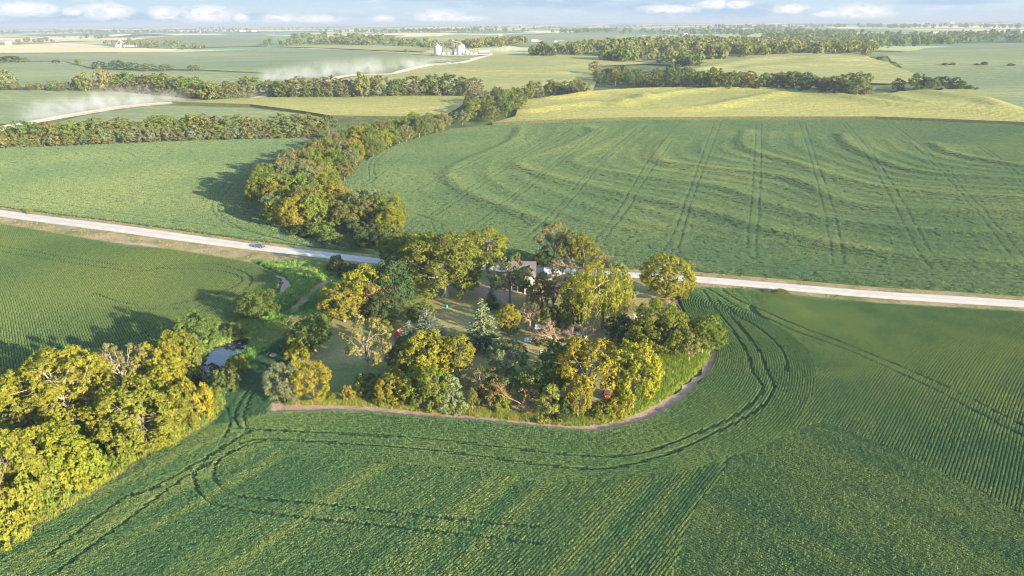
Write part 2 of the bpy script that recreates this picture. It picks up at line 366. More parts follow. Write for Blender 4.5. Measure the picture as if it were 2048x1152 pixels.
def gravel_mat():
    m, t, o = newmat('gravel'); b = N(t, 'ShaderNodeBsdfPrincipled'); L(t, b.outputs[0], o.inputs[0])
    g = N(t, 'ShaderNodeTexCoord'); n1 = noise(t, g.outputs['Object'], 0.25, 6.0); n2 = noise(t, g.outputs['Object'], 3.0, 5.0)
    at = N(t, 'ShaderNodeAttribute', attribute_name='across')
    # two paler wheel lanes with loose gravel between and at the edges
    w = mathn(t, 'COSINE', mathn(t, 'MULTIPLY', at.outputs['Fac'], 4 * math.pi))
    c = mixc(t, smooth(t, n1, 0.3, 0.7), (0.345, 0.305, 0.25), (0.41, 0.37, 0.31))
    c = mixc(t, mathn(t, 'MULTIPLY', smooth(t, w, -0.2, 0.9), 0.6), c, (0.306, 0.276, 0.234))
    c = mixc(t, mathn(t, 'MULTIPLY', smooth(t, n2, 0.5, 0.75), 0.3), c, (0.281, 0.255, 0.217))
    L(t, c, b.inputs['Base Color']); b.inputs['Roughness'].default_value = 0.95
    bp = N(t, 'ShaderNodeBump'); bp.inputs['Distance'].default_value = 0.05; L(t, n2, bp.inputs['Height']); L(t, bp.outputs[0], b.inputs['Normal'])
    return m
M['gravel'] = gravel_mat()
M['verge'] = field_mat('dry_verge', [(0.11, 0.12, 0.04), (0.24, 0.19, 0.09), (0.33, 0.25, 0.15)], 0.12, 1.5, 0.15)
M['soil'] = field_mat('bare_soil', [(0.25, 0.175, 0.13), (0.33, 0.235, 0.175), (0.39, 0.285, 0.215)], 0.3, 3.0, 0.08)
M['lawn'] = field_mat('mown_lawn', [(0.11, 0.155, 0.042), (0.24, 0.215, 0.072), (0.38, 0.285, 0.14)], 0.07, 1.4, 0.12, (0.5, 0.35))
M['track'] = field_mat('packed_drive', [(0.22, 0.16, 0.11), (0.30, 0.21, 0.14), (0.34, 0.24, 0.16)], 0.2, 2.0, 0.06)
M['brightgrass'] = field_mat('rank_grass', [(0.26, 0.32, 0.04), (0.33, 0.38, 0.05), (0.38, 0.39, 0.06)], 0.15, 1.5, 0.2)
def water_mat():
    m, t, o = newmat('water'); b = N(t, 'ShaderNodeBsdfPrincipled'); L(t, b.outputs[0], o.inputs[0])
    b.inputs['Base Color'].default_value = (0.012, 0.016, 0.014, 1); b.inputs['Roughness'].default_value = 0.03; b.inputs['IOR'].default_value = 1.33
    b.inputs['Specular IOR Level'].default_value = 0.9
    g = N(t, 'ShaderNodeTexCoord'); n = noise(t, g.outputs['Object'], 0.8, 3.0); bp = N(t, 'ShaderNodeBump'); bp.inputs['Distance'].default_value = 0.01
    bp.inputs['Strength'].default_value = 0.3; L(t, n, bp.inputs['Height']); L(t, bp.outputs[0], b.inputs['Normal'])
    return m
M['water'] = water_mat()

# ------------------------------------------------------------------ ground sheet
azs = np.radians(np.concatenate([np.arange(-180, -48, 6), np.arange(-48, 48, 0.4), np.arange(48, 180, 6)]))
ds = [4.0]
while ds[-1] < 42000: ds.append(ds[-1] * (1.016 if 60 < ds[-1] < 3000 else 1.06) + (1.0 if ds[-1] < 60 else 0))
ds = np.array(ds); nA, nD = len(azs), len(ds)
GX = np.outer(ds, np.sin(azs)); GY = np.outer(ds, np.cos(azs))
GZ = H(GX.ravel(), GY.ravel()) - 0.12
GV = np.stack([GX.ravel(), GY.ravel(), GZ], 1)
i, j = np.meshgrid(np.arange(nD - 1), np.arange(nA), indexing='ij'); j2 = (j + 1) % nA
GF = np.stack([i * nA + j, i * nA + j2, (i + 1) * nA + j2, (i + 1) * nA + j], -1).reshape(-1, 4)[:, ::-1]
gme = npmesh('ground', GV, GF, smooth_=True); gme.materials.append(M['ground'])
go = bpy.data.objects.new('ground', gme); C.objects.link(go); tag(go, 'rolling farmland ground reaching to the hazy horizon', 'ground', kind='structure')

# ------------------------------------------------------------------ draped sheets
def inpoly(x, y, P):
    ins = np.zeros(np.shape(x), bool); n = len(P)
    for k in range(n):
        x1, y1 = P[k]; x2, y2 = P[(k + 1) % n]
        if y1 == y2: continue
        c = ((y1 > y) != (y2 > y)) & (x < (x2 - x1) * (y - y1) / (y2 - y1) + x1); ins ^= c
    return ins
def px2w(poly, closed=True, n=5, curve=True):
    P = np.asarray(poly, float)
    if closed: P = np.vstack([P, P[:1]])
    if curve: P = catmull(P, n)
    else:
        q = []
        for a, b in zip(P[:-1], P[1:]):
            for t in np.linspace(0, 1, max(2, int(np.hypot(*(b - a)) / 25)), endpoint=False): q.append(a + (b - a) * t)
        q.append(P[-1]); P = np.array(q)
    if closed: P = P[:-1]
    return U(P[:, 0], P[:, 1])
def drape(name, Wp, off, mat, label, cat, kind='structure', skirt=0.0, cell=None, skirtmat=None, rough=0.0):
    Wp = np.asarray(Wp); q = []
    for a, b in zip(Wp, np.roll(Wp, -1, 0)):
        d = np.hypot(*(b - a)); r = max(60, np.hypot(*a)); s = cell or max(2.0, r * 0.016); k = max(1, int(d / s))
        for t in range(k): q.append(a + (b - a) * t / k)
    B = np.array(q)
    if rough:
        B = B + rng.normal(0, rough, B.shape)
    # interior lattice in polar steps
    r0, r1 = np.hypot(*B.T).min() * 0.95, np.hypot(*B.T).max(); a0, a1 = np.arctan2(B[:, 0], B[:, 1]).min(), np.arctan2(B[:, 0], B[:, 1]).max()
    st = []
    r = max(r0, 20)
    while r < r1:
        s = cell or max(2.0, r * 0.016)
        aa = np.arange(a0, a1, s / r) + rng.uniform(0, s / r); st.append(np.stack([r * np.sin(aa), r * np.cos(aa)], 1)); r += s
    I = np.vstack(st); I = I[inpoly(I[:, 0], I[:, 1], B)]
    if len(I):
        keep = np.ones(len(I), bool)
        for k in range(0, len(I), 4000):
            dd = dist_poly(I[k:k + 4000, 0], I[k:k + 4000, 1], np.vstack([B, B[:1]])); rr = np.hypot(*I[k:k + 4000].T)
            keep[k:k + 4000] = dd > (cell or 1) * 0.3 * np.maximum(1, rr * 0.005)
        I = I[keep]
    pts = [Vector(p) for p in np.vstack([B, I])]; nb = len(B)
    vo, eo, fo, *_ = delaunay_2d_cdt(pts, [(k, (k + 1) % nb) for k in range(nb)], [list(range(nb))], 1, 1e-4)
    V = np.array([(v.x, v.y) for v in vo]); z = H(V[:, 0], V[:, 1]) + off
    me = bpy.data.meshes.new(name)
    verts = [(*p, zz) for p, zz in zip(V, z)]; faces = []
    for f in fo:
        f = list(f); a, b, c = (V[k] for k in f[:3])
        if (b[0] - a[0]) * (c[1] - a[1]) - (b[1] - a[1]) * (c[0] - a[0]) < 0: f.reverse()
        faces.append(f)
    ns = 0
    if skirt:
        cnt = {}
        for f in faces:
            for u, v in zip(f, f[1:] + f[:1]):
                cnt[(u, v)] = 1
        base = {}
        for (u, v) in [e for e in cnt if (e[1], e[0]) not in cnt]:
            for w_ in (u, v):
                if w_ not in base: base[w_] = len(verts); verts.append(verts[w_]); verts.append((verts[w_][0], verts[w_][1], verts[w_][2] - skirt))
            faces.append([base[v], base[u], base[u] + 1, base[v] + 1]); ns += 1
    me.from_pydata(verts, [], faces); me.update()
    me.polygons.foreach_set('use_smooth', [True] * (len(faces) - ns) + [False] * ns)
    me.materials.append(mat)
    if skirtmat:
        me.materials.append(skirtmat); me.polygons.foreach_set('material_index', [0] * (len(faces) - ns) + [1] * ns)
    o = bpy.data.objects.new(name, me); C.objects.link(o); return tag(o, label, cat, kind=kind)
def ribbon(name, edgeA, edgeB, off, mat, label, cat, n=8, across=6):
    A = catmull(edgeA, n); Bq = catmull(edgeB, n)
    def res(P, m):
        s = np.concatenate([[0], np.cumsum(np.hypot(*np.diff(P, axis=0).T))]); t = np.linspace(0, s[-1], m)
        return np.stack([np.interp(t, s, P[:, 0]), np.interp(t, s, P[:, 1])], 1)
    m = max(len(A), 60); WA, WB = U(*res(A, m).T), U(*res(Bq, m).T)
    return strip(name, WA, WB, off, mat, label, cat, across)
def strip(name, WA, WB, off, mat, label, cat, across=6, kind='structure'):
    m = len(WA); V = []; at = []
    for k in range(across + 1):
        t = k / across; P = WA * (1 - t) + WB * t
        V.append(np.column_stack([P, H(P[:, 0], P[:, 1]) + off + 0.10 * math.sin(math.pi * t)])); at.append(np.full(m, t))
    V = np.vstack(V); i, j = np.meshgrid(np.arange(across), np.arange(m - 1), indexing='ij')
    F = np.stack([i * m + j, i * m + j + 1, (i + 1) * m + j + 1, (i + 1) * m + j], -1).reshape(-1, 4)
    a, b, c = V[F[0, 0]], V[F[0, 1]], V[F[0, 2]]
    if np.cross(b - a, c - a)[2] < 0: F = F[:, ::-1]
    me = npmesh(name, V, F, {'across': np.concatenate(at)}, True); me.materials.append(mat)
    o = bpy.data.objects.new(name, me); C.objects.link(o); return tag(o, label, cat, kind=kind)

# roads ------------------------------------------------------------
R1N = [(-120, 404), (0, 420), (120, 436), (250, 452), (380, 470), (500, 487), (640, 503), (775, 519), (900, 527), (1080, 536), (1255, 545), (1380, 552), (1500, 562), (1620, 572), (1750, 583), (1900, 592), (2048, 602), (2180, 611)]
R1S = [(-120, 417), (0, 434), (120, 450), (250, 467), (380, 485), (500, 500), (640, 516), (775, 530), (900, 538), (1080, 547), (1255, 556), (1380, 565), (1500, 575), (1620, 586), (1750, 597), (1900, 607), (2048, 616), (2180, 624)]
# dry verge under and beside the road
VN = [(x, y - (7 if x < 1300 else 9)) for x, y in R1N]
VS = [(-120, 430), (0, 448), (90, 463), (170, 477), (250, 490), (340, 499), (430, 513), (500, 524), (640, 526), (775, 538), (900, 546), (1080, 556), (1255, 566), (1380, 577), (1480, 579), (1560, 588), (1620, 597), (1750, 606), (1900, 617), (2048, 624), (2180, 632)]
ribbon('road_verge', VN, VS, 0.0, M['verge'], 'dry grassy verge along both sides of the gravel road', 'verge', across=8)
ribbon('gravel_road', R1N, R1S, 0.14, M['gravel'], 'pale gravel road crossing the picture behind the farmstead', 'road')
R2 = np.array([(-60, 272), (10, 258), (38, 250), (95, 239), (170, 226), (240, 215), (300, 209), (360, 206), (420, 203), (480, 200), (515, 197), (560, 186), (600, 175), (640, 165), (670, 156), (711, 150), (787, 148), (821, 138), (862, 130), (923, 126), (951, 118), (985, 110)], float)
def offset_w(Wp, o):
    t = np.gradient(Wp, axis=0); t /= np.linalg.norm(t, axis=1)[:, None]; return Wp + np.stack([-t[:, 1], t[:, 0]], 1) * o
R2W = U(*catmull(R2, 4).T)
strip('far_road_verge', offset_w(R2W, 11), offset_w(R2W, -9), 0.25, M['stubble'], 'tan bank beside the far dusty gravel road', 'verge', 2)
strip('far_gravel_road', offset_w(R2W, 5), offset_w(R2W, -5), 0.6, M['gravel'], 'far gravel road climbing past dust towards the grain bins', 'road', 2)
for k, pts in enumerate([[(1190, 88), (1200, 84), (1215, 78), (1235, 72)], [(1105, 84), (1150, 78), (1165, 74)], [(1282, 75), (1290, 70)]]):
    w_ = U(*catmull(pts, 4).T); strip('hill_road', offset_w(w_, 8), offset_w(w_, -8), 0.8, M['gravel'], ['pale road climbing the hill right of the distant farm', 'thin farm lane on the green hill by the distant farm', 'short stretch of pale road near the horizon woods'][k], 'road', 2)

# fields -----------------------------------------------------------
def fld(name, poly, off, mat, label, cat, skirt=0.0, curve=False, **kw):
    return drape(name, px2w(poly, curve=curve), off, M[mat], label, cat, 'stuff', skirt, **kw)
INNER = [(1440, 578), (1395, 578), (1364, 585), (1357, 600), (1372, 630), (1398, 662), (1432, 700), (1425, 735), (1385, 780), (1310, 836), (1220, 861), (1150, 863), (1000, 846), (850, 836), (700, 823), (545, 829)]
F18L = [(-60, 1130), (0, 1098), (170, 1000), (300, 912), (420, 852), (447, 795), (490, 737), (560, 682), (645, 636)]
STRIPR = [(645, 650), (600, 715), (560, 775), (540, 800), (545, 829)]
F18 = F18L + STRIPR + INNER[::-1][1:] + [(1480, 579), (1560, 590), (1620, 599), (1750, 608), (1900, 619), (2048, 626), (2180, 634), (2250, 1200), (-60, 1230)]
F18W = px2w(F18, curve=False)
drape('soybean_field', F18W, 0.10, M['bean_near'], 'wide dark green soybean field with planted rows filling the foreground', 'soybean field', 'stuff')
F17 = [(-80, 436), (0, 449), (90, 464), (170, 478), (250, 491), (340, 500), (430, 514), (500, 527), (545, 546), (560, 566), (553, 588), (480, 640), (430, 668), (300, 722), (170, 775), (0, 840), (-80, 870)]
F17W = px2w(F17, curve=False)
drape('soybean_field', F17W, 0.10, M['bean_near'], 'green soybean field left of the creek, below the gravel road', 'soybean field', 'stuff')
F15T = [(905, 259), (990, 252), (1120, 246), (1250, 242), (1500, 240), (1750, 240), (1900, 246), (2060, 252), (2200, 258)]
F15 = F15T + [(2200, 606), (2048, 592), (1900, 582), (1750, 573), (1620, 562), (1500, 552), (1380, 543), (1255, 536), (1080, 527), (900, 518), (800, 510), (815, 480), (760, 440), (690, 415), (640, 392), (655, 370), (692, 362), (722, 327), (800, 287)]
F15W = px2w(F15, curve=False)
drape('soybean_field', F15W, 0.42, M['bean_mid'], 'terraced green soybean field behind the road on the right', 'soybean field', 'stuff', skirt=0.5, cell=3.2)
F16 = [(-80, 300), (0, 298), (170, 292), (330, 285), (500, 280), (650, 276), (680, 275), (600, 330), (530, 380), (520, 430), (600, 478), (690, 500), (640, 497), (500, 481), (380, 464), (250, 446), (120, 430), (0, 414), (-80, 404)]
F16W = px2w(F16, curve=False)
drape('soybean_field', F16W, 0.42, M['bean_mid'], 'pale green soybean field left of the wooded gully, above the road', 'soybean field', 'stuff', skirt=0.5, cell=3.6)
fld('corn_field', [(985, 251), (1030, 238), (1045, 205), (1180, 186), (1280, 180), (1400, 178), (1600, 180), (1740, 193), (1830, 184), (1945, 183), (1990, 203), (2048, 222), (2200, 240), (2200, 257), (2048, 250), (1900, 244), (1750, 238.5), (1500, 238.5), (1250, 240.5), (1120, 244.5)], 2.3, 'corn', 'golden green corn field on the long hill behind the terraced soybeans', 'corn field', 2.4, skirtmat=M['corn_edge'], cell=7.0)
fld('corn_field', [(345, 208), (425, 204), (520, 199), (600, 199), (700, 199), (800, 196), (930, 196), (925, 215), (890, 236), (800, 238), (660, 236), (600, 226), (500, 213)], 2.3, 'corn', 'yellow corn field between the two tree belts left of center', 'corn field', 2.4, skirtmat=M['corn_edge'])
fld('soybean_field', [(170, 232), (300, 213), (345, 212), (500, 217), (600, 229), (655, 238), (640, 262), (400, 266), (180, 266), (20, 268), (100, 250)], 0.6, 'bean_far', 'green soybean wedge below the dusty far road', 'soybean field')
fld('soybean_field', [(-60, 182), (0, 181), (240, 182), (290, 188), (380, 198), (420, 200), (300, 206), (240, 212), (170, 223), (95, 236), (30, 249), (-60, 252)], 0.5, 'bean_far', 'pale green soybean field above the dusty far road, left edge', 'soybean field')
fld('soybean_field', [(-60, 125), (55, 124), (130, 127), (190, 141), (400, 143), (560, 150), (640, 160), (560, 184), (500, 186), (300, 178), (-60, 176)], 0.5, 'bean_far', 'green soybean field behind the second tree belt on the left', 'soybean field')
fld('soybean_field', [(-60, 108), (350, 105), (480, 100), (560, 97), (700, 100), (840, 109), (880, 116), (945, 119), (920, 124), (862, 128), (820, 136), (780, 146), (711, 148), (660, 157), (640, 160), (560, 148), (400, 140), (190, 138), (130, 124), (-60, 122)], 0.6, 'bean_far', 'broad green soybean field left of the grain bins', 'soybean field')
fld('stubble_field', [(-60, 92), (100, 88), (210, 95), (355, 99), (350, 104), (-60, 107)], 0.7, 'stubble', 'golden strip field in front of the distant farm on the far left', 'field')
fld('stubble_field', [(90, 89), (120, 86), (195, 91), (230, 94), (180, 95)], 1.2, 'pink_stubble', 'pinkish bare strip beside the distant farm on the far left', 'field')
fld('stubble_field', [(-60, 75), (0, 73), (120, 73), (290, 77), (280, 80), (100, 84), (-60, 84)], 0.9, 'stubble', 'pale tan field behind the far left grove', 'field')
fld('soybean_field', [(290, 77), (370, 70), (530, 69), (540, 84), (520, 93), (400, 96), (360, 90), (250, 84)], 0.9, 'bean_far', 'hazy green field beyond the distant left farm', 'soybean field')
fld('corn_field', [(545, 94), (640, 91), (760, 92), (862, 97), (850, 105), (760, 102), (650, 97)], 1.4, 'corn', 'yellow corn strip in front of the far woodland left of the bins', 'corn field')
fld('corn_field', [(850, 73), (920, 69), (1000, 71), (1045, 75), (1000, 84), (950, 92), (880, 88), (848, 80)], 1.4, 'corn_green', 'rounded corn hill behind the grain bins', 'corn field')
fld('soybean_field', [(1050, 74), (1110, 67), (1240, 67), (1245, 72), (1210, 80), (1195, 88), (1100, 96), (1040, 94), (1010, 88)], 1.0, 'bean_far', 'hazy green hill field around the distant white farm', 'soybean field')
fld('corn_field', [(1240, 73), (1375, 73), (1470, 86), (1400, 88), (1240, 90), (1205, 87)], 1.2, 'corn_green', 'pale tan field beside the hill road', 'corn field')
fld('corn_field', [(985, 112), (1040, 109), (1110, 110), (1190, 114), (1270, 119), (1340, 128), (1390, 122), (1480, 118), (1370, 132), (1290, 130), (1190, 134), (1195, 160), (1185, 185), (1130, 184), (1040, 190), (900, 190), (760, 180), (660, 166), (720, 153), (790, 151), (825, 141), (865, 133), (925, 129), (955, 121)], 1.4, 'corn_green', 'yellow green contoured corn field right of the grain bins', 'corn field', cell=11.0)
fld('corn_field', [(1345, 140), (1430, 124), (1500, 113), (1600, 108), (1720, 113), (1760, 122), (1800, 138), (1870, 163), (1780, 170), (1600, 166), (1420, 164), (1370, 158)], 1.5, 'corn_green', 'pale contoured corn hill in front of the big woodland', 'corn field', cell=10.0)
fld('soybean_field', [(1765, 112), (1850, 97), (1960, 88), (2120, 84), (2120, 235), (2048, 220), (1992, 203), (1950, 182), (1940, 176), (1875, 163), (1805, 138)], 0.6, 'bean_far', 'blue green soybean field at the far right edge', 'soybean field')
# bare dirt margin and lawn -----------------------------------------
def inner_w(o):
    w_ = px2w(INNER, closed=False, n=8); return w_
INW = px2w(INNER, closed=False, n=8)
M_OUT = [(1357, 600), (1372, 630), (1398, 662), (1434, 702), (1427, 737), (1387, 783), (1345, 825), (1310, 846), (1220, 866), (1150, 866), (1000, 850), (850, 838), (700, 826), (540, 831), (542, 812)]
M_IN = [(560, 806), (640, 811), (700, 812), (850, 824), (1000, 836), (1080, 845), (1150, 848), (1220, 843), (1290, 824), (1340, 795), (1385, 757), (1414, 722), (1420, 700), (1390, 665), (1365, 632), (1350, 602)]
drape('soil_margin', px2w(M_OUT + M_IN), 0.16, M['soil'], 'pinkish bare soil strip curving round the farmstead', 'soil', 'structure', rough=0.45)
LAWN = [(600, 740), (650, 660), (700, 600), (760, 560), (800, 536), (1000, 548), (1255, 562), (1345, 572), (1352, 602), (1340, 640), (1340, 720), (1300, 790), (1180, 842), (1000, 830), (850, 818), (700, 808), (575, 803)]
drape('lawn', px2w(LAWN), 0.04, M['lawn'], 'worn brown and green farmstead lawn under the trees', 'lawn', 'structure')
drape('rank_grass', px2w([(1345, 610), (1362, 632), (1388, 668), (1418, 702), (1412, 722), (1380, 757), (1335, 795), (1285, 822), (1240, 835), (1270, 780), (1300, 730), (1335, 700), (1335, 650)]), 0.10, M['brightgrass'], 'bright yellow green rank grass in the right corner of the farmstead', 'grass', 'stuff')
drape('dirt_drive', px2w([(945, 575), (985, 566), (1012, 573), (1022, 600), (1032, 622), (1008, 610), (985, 592), (955, 588)]), 0.12, M['track'], 'orange brown bare dirt in front of the house', 'dirt', 'structure', rough=0.3)
drape('dirt_patch', px2w([(538, 711), (545, 708), (553, 710), (551, 716), (542, 717)]), 0.3, M['soil'], 'small bare soil spot in the narrow strip of soybeans', 'soil', 'structure', rough=0.2)
drape('creek_path', px2w([(578, 624), (600, 600), (628, 576), (655, 558), (672, 551), (668, 562), (640, 582), (612, 608), (590, 630)]), 0.55, M['verge'], 'faint pale grassy track through the creek weeds', 'path', 'structure', rough=0.25)
drape('dirt_patch', px2w([(538, 546), (560, 552), (580, 565), (582, 586), (572, 592), (556, 590), (565, 570), (558, 556)]), 0.12, M['soil'], 'reddish bare soil at the tip of the left soybean field', 'soil', 'structure', rough=0.3)
drape('dirt_patch', px2w([(1300, 806), (1340, 795), (1320, 840), (1250, 856), (1230, 850)]), 0.2, M['soil'], 'wide pale dirt patch at the lower right curve of the farmstead', 'soil', 'structure', rough=0.3)
for k, (x0, y0, w_, h_) in enumerate([(262, 488, 60, 7)]):
    drape('dirt_patch', px2w([(x0 - w_, y0 - 4), (x0 - w_ * .3, y0 - h_ * .6), (x0 + w_ * .6, y0 + 1), (x0 + w_ * .9, y0 + 7), (x0, y0 + h_), (x0 - w_ * .6, y0 + 3)]), 0.2, M['soil'], 'bare tan dirt patch beside the road on the left', 'soil', 'structure', rough=0.3)
POND = px2w([(452, 690), (494, 684), (497, 694), (490, 708), (468, 718), (455, 734), (420, 760), (396, 778), (378, 768), (395, 742), (412, 715), (430, 696)])
def flat_water(name, Wp, z, label):
    me = bpy.data.meshes.new(name); me.from_pydata([(*p, z) for p in Wp], [], [list(range(len(Wp)))]); me.update()
    if me.polygons[0].normal.z < 0: me.flip_normals()
    me.materials.append(M['water']); o = bpy.data.objects.new(name, me); C.objects.link(o); tag(o, label, 'pond', kind='structure')
flat_water('pond', POND, float(H(POND[:, 0], POND[:, 1]).max()) + 0.1, 'small dark pond reflecting the sky among creek trees')
p2 = px2w([(186, 912), (205, 898), (236, 894), (238, 903), (215, 915), (195, 920)]); flat_water('creek_pool', p2, float(H(p2[:, 0], p2[:, 1]).max()) + 0.1, 'tiny dark creek pool between the yellow trees, lower left')
p3 = px2w([(1208, 144), (1212, 139), (1232, 139), (1238, 146), (1230, 152), (1211, 152)]); flat_water('far_pond', p3, float(H(p3[:, 0], p3[:, 1]).max()) + 0.9, 'bright distant pond beside the dark grove right of center')

# ------------------------------------------------------------------ leaves
def unit(v): return v / (np.linalg.norm(v, axis=-1, keepdims=True) + 1e-9)
def leafquads(c, n, s, asp=0.62, g=None, along=None):
    g = g or rng; m = len(c); n = unit(n)
    t = along if along is not None else unit(np.cross(n, g.normal(size=(m, 3))))
    b = unit(np.cross(n, t)); s = np.broadcast_to(s, (m,))[:, None]
    V = np.stack([c + t * s, c + b * s * asp + n * s * 0.12, c - t * s, c - b * s * asp + n * s * 0.12], 1).reshape(-1, 3)
    return V, np.arange(4 * m).reshape(m, 4), np.repeat(g.random(m), 4)
def join(parts):
    V, F, A, o = [], [], [], 0
    for v, f, a in parts:
        V.append(v); F.append(f + o); A.append(a); o += len(v)
    return np.vstack(V), np.vstack(F), np.concatenate(A)
HID = {}
def variants(key, meshes, mat):
    col = bpy.data.collections.new(key)
    for k, me in enumerate(meshes):
        me.materials.append(mat); o = bpy.data.objects.new(f"{key}_{'abcdefgh'[k]}", me); col.objects.link(o)
    return col
def scatter(name, P, rot, scl, tint, col, nvar, label, cat):
    me = bpy.data.meshes.new(name); me.vertices.add(len(P)); me.vertices.foreach_set('co', np.asarray(P, np.float32).ravel())
    for nm, a in (('rot', rot), ('scl', scl), ('tint', tint)):
        at = me.attributes.new(nm, 'FLOAT', 'POINT'); at.data.foreach_set('value', np.asarray(a, np.float32))
    at = me.attributes.new('pick', 'INT', 'POINT'); at.data.foreach_set('value', rng.integers(0, nvar, len(P)).astype(np.int32))
    o = bpy.data.objects.new(name, me); C.objects.link(o)
    ng = bpy.data.node_groups.new('scatter_plants', 'GeometryNodeTree')
    ng.interface.new_socket('Geometry', in_out='INPUT', socket_type='NodeSocketGeometry'); ng.interface.new_socket('Geometry', in_out='OUTPUT', socket_type='NodeSocketGeometry')
    gi = ng.nodes.new('NodeGroupInput'); go_ = ng.nodes.new('NodeGroupOutput'); ip = ng.nodes.new('GeometryNodeInstanceOnPoints')
    ci = ng.nodes.new('GeometryNodeCollectionInfo'); ci.inputs['Collection'].default_value = col; ci.inputs['Separate Children'].default_value = True; ci.inputs['Reset Children'].default_value = True
    def na(n_, ty):
        q = ng.nodes.new('GeometryNodeInputNamedAttribute'); q.data_type = ty; q.inputs['Name'].default_value = n_; return q.outputs['Attribute']
    cb = ng.nodes.new('ShaderNodeCombineXYZ'); ng.links.new(na('rot', 'FLOAT'), cb.inputs[2])
    cs = ng.nodes.new('ShaderNodeCombineXYZ'); s_ = na('scl', 'FLOAT')
    for q in range(3): ng.links.new(s_, cs.inputs[q])
    ng.links.new(gi.outputs[0], ip.inputs['Points']); ng.links.new(ci.outputs[0], ip.inputs['Instance']); ip.inputs['Pick Instance'].default_value = True
    ng.links.new(na('pick', 'INT'), ip.inputs['Instance Index']); ng.links.new(cb.outputs[0], ip.inputs['Rotation']); ng.links.new(cs.outputs[0], ip.inputs['Scale'])
    ng.links.new(ip.outputs[0], go_.inputs[0])
    md = o.modifiers.new('scatter', 'NODES'); md.node_group = ng
    return tag(o, label, cat, kind='stuff')
BEANCOL = [(0.0, (0.043, 0.108, 0.054)), (0.3, (0.080, 0.150, 0.062)), (0.65, (0.172, 0.218, 0.072)), (1.0, (0.33, 0.325, 0.085))]
M['bean_leaf'] = leaf_mat('bean_leaf', inst=BEANCOL, trans=0.25, spread=0.45)
M['bean_leaf_mid'] = leaf_mat('bean_leaf_mid', inst=[(0.0, (0.080, 0.148, 0.078)), (0.5, (0.150, 0.205, 0.095)), (1.0, (0.28, 0.285, 0.110))], trans=0.25, spread=0.45)
M['grass_blade'] = leaf_mat('grass_blade', inst=[(0.0, (0.12, 0.20, 0.035)), (0.4, (0.24, 0.32, 0.05)), (0.75, (0.29, 0.27, 0.07)), (1.0, (0.36, 0.25, 0.12))], trans=0.35)
M['weed_leaf'] = leaf_mat('weed_leaf', inst=[(0.0, (0.065, 0.14, 0.045)), (0.45, (0.15, 0.26, 0.065)), (0.8, (0.24, 0.32, 0.08)), (1.0, (0.27, 0.23, 0.10))], trans=0.3)
def row_piece(L_=0.64, w=0.195, h=0.72, n=40, s=0.078):
    t = rng.random(n); th = rng.uniform(0.05, math.pi - 0.05, n); rr = rng.uniform(0.75, 1.05, n)
    x = (t - 0.5) * L_; y = np.cos(th) * w * rr; z = 0.20 + np.sin(th) * (h - 0.20) * rr * (0.88 + 0.12 * np.sin(x * 9))
    nn = np.stack([rng.normal(0, .55, n), np.cos(th) * 0.7 + rng.normal(0, .4, n), np.sin(th) * 0.9 + rng.normal(0.2, .35, n)], 1)
    return npmesh('bean_row_piece', *_vf(leafquads(np.stack([x, y, z], 1), nn, s * rng.uniform(.75, 1.3, n), 0.8)))
def _vf(q): return q[0], q[1], {'lv': q[2]}
def patch_piece(w=2.3, h=0.5, n=100, s=0.125):
    x, y = rng.uniform(-w / 2, w / 2, (2, n)); z = h * (0.55 + 0.5 * rng.random(n)) * (1 - 0.25 * ((x / w * 2) ** 2 + (y / w * 2) ** 2) / 2)
    nn = np.stack([rng.normal(0, .6, n), rng.normal(0, .6, n), np.full(n, .7)], 1)
    return npmesh('bean_patch', *_vf(leafquads(np.stack([x, y, z], 1), nn, s * rng.uniform(.7, 1.3, n), 0.8)))
def tuft_piece(h=0.8, n=26, w=0.5, s=0.05):
    a = rng.uniform(0, 2 * math.pi, n); r = w * np.sqrt(rng.random(n)); x, y = r * np.cos(a), r * np.sin(a); ll = h * rng.uniform(.5, 1.1, n)
    d = unit(np.stack([rng.normal(0, .35, n), rng.normal(0, .35, n), np.ones(n)], 1)); c = np.stack([x, y, 0 * x], 1) + d * ll[:, None] / 2
    nn = unit(np.cross(d, rng.normal(size=(n, 3))))
    V, F, A = leafquads(c, nn, ll / 2, 0.13, along=d); return npmesh('grass_tuft', V, F, {'lv': A})
def weed_piece(h=1.2, w=0.9, n=90, s=0.13):
    a = rng.uniform(0, 2 * math.pi, n); ph = np.arccos(rng.uniform(0.0, 1, n)); rr = rng.uniform(.6, 1.05, n)
    d = np.stack([np.sin(ph) * np.cos(a), np.sin(ph) * np.sin(a), np.cos(ph)], 1); c = d * rr[:, None] * np.array([w, w, h]) + np.array([0, 0, .1])
    return npmesh('weed_clump', *_vf(leafquads(c, d + rng.normal(0, .6, (n, 3)), s * rng.uniform(.7, 1.4, n), 0.55)))
V_ROW = variants('bean_row_pieces', [row_piece() for _ in range(6)], M['bean_leaf'])
V_PATCH = variants('bean_patches', [patch_piece() for _ in range(6)], M['bean_leaf_mid'])
V_SMALL = variants('bean_small_patches', [patch_piece(1.1, 0.5, 26, 0.12) for _ in range(6)], M['bean_leaf_mid'])
V_TUFT = variants('grass_tufts', [tuft_piece() for _ in range(5)], M['grass_blade'])
V_WEED = variants('weed_clumps', [weed_piece() for _ in range(5)], M['weed_leaf'])

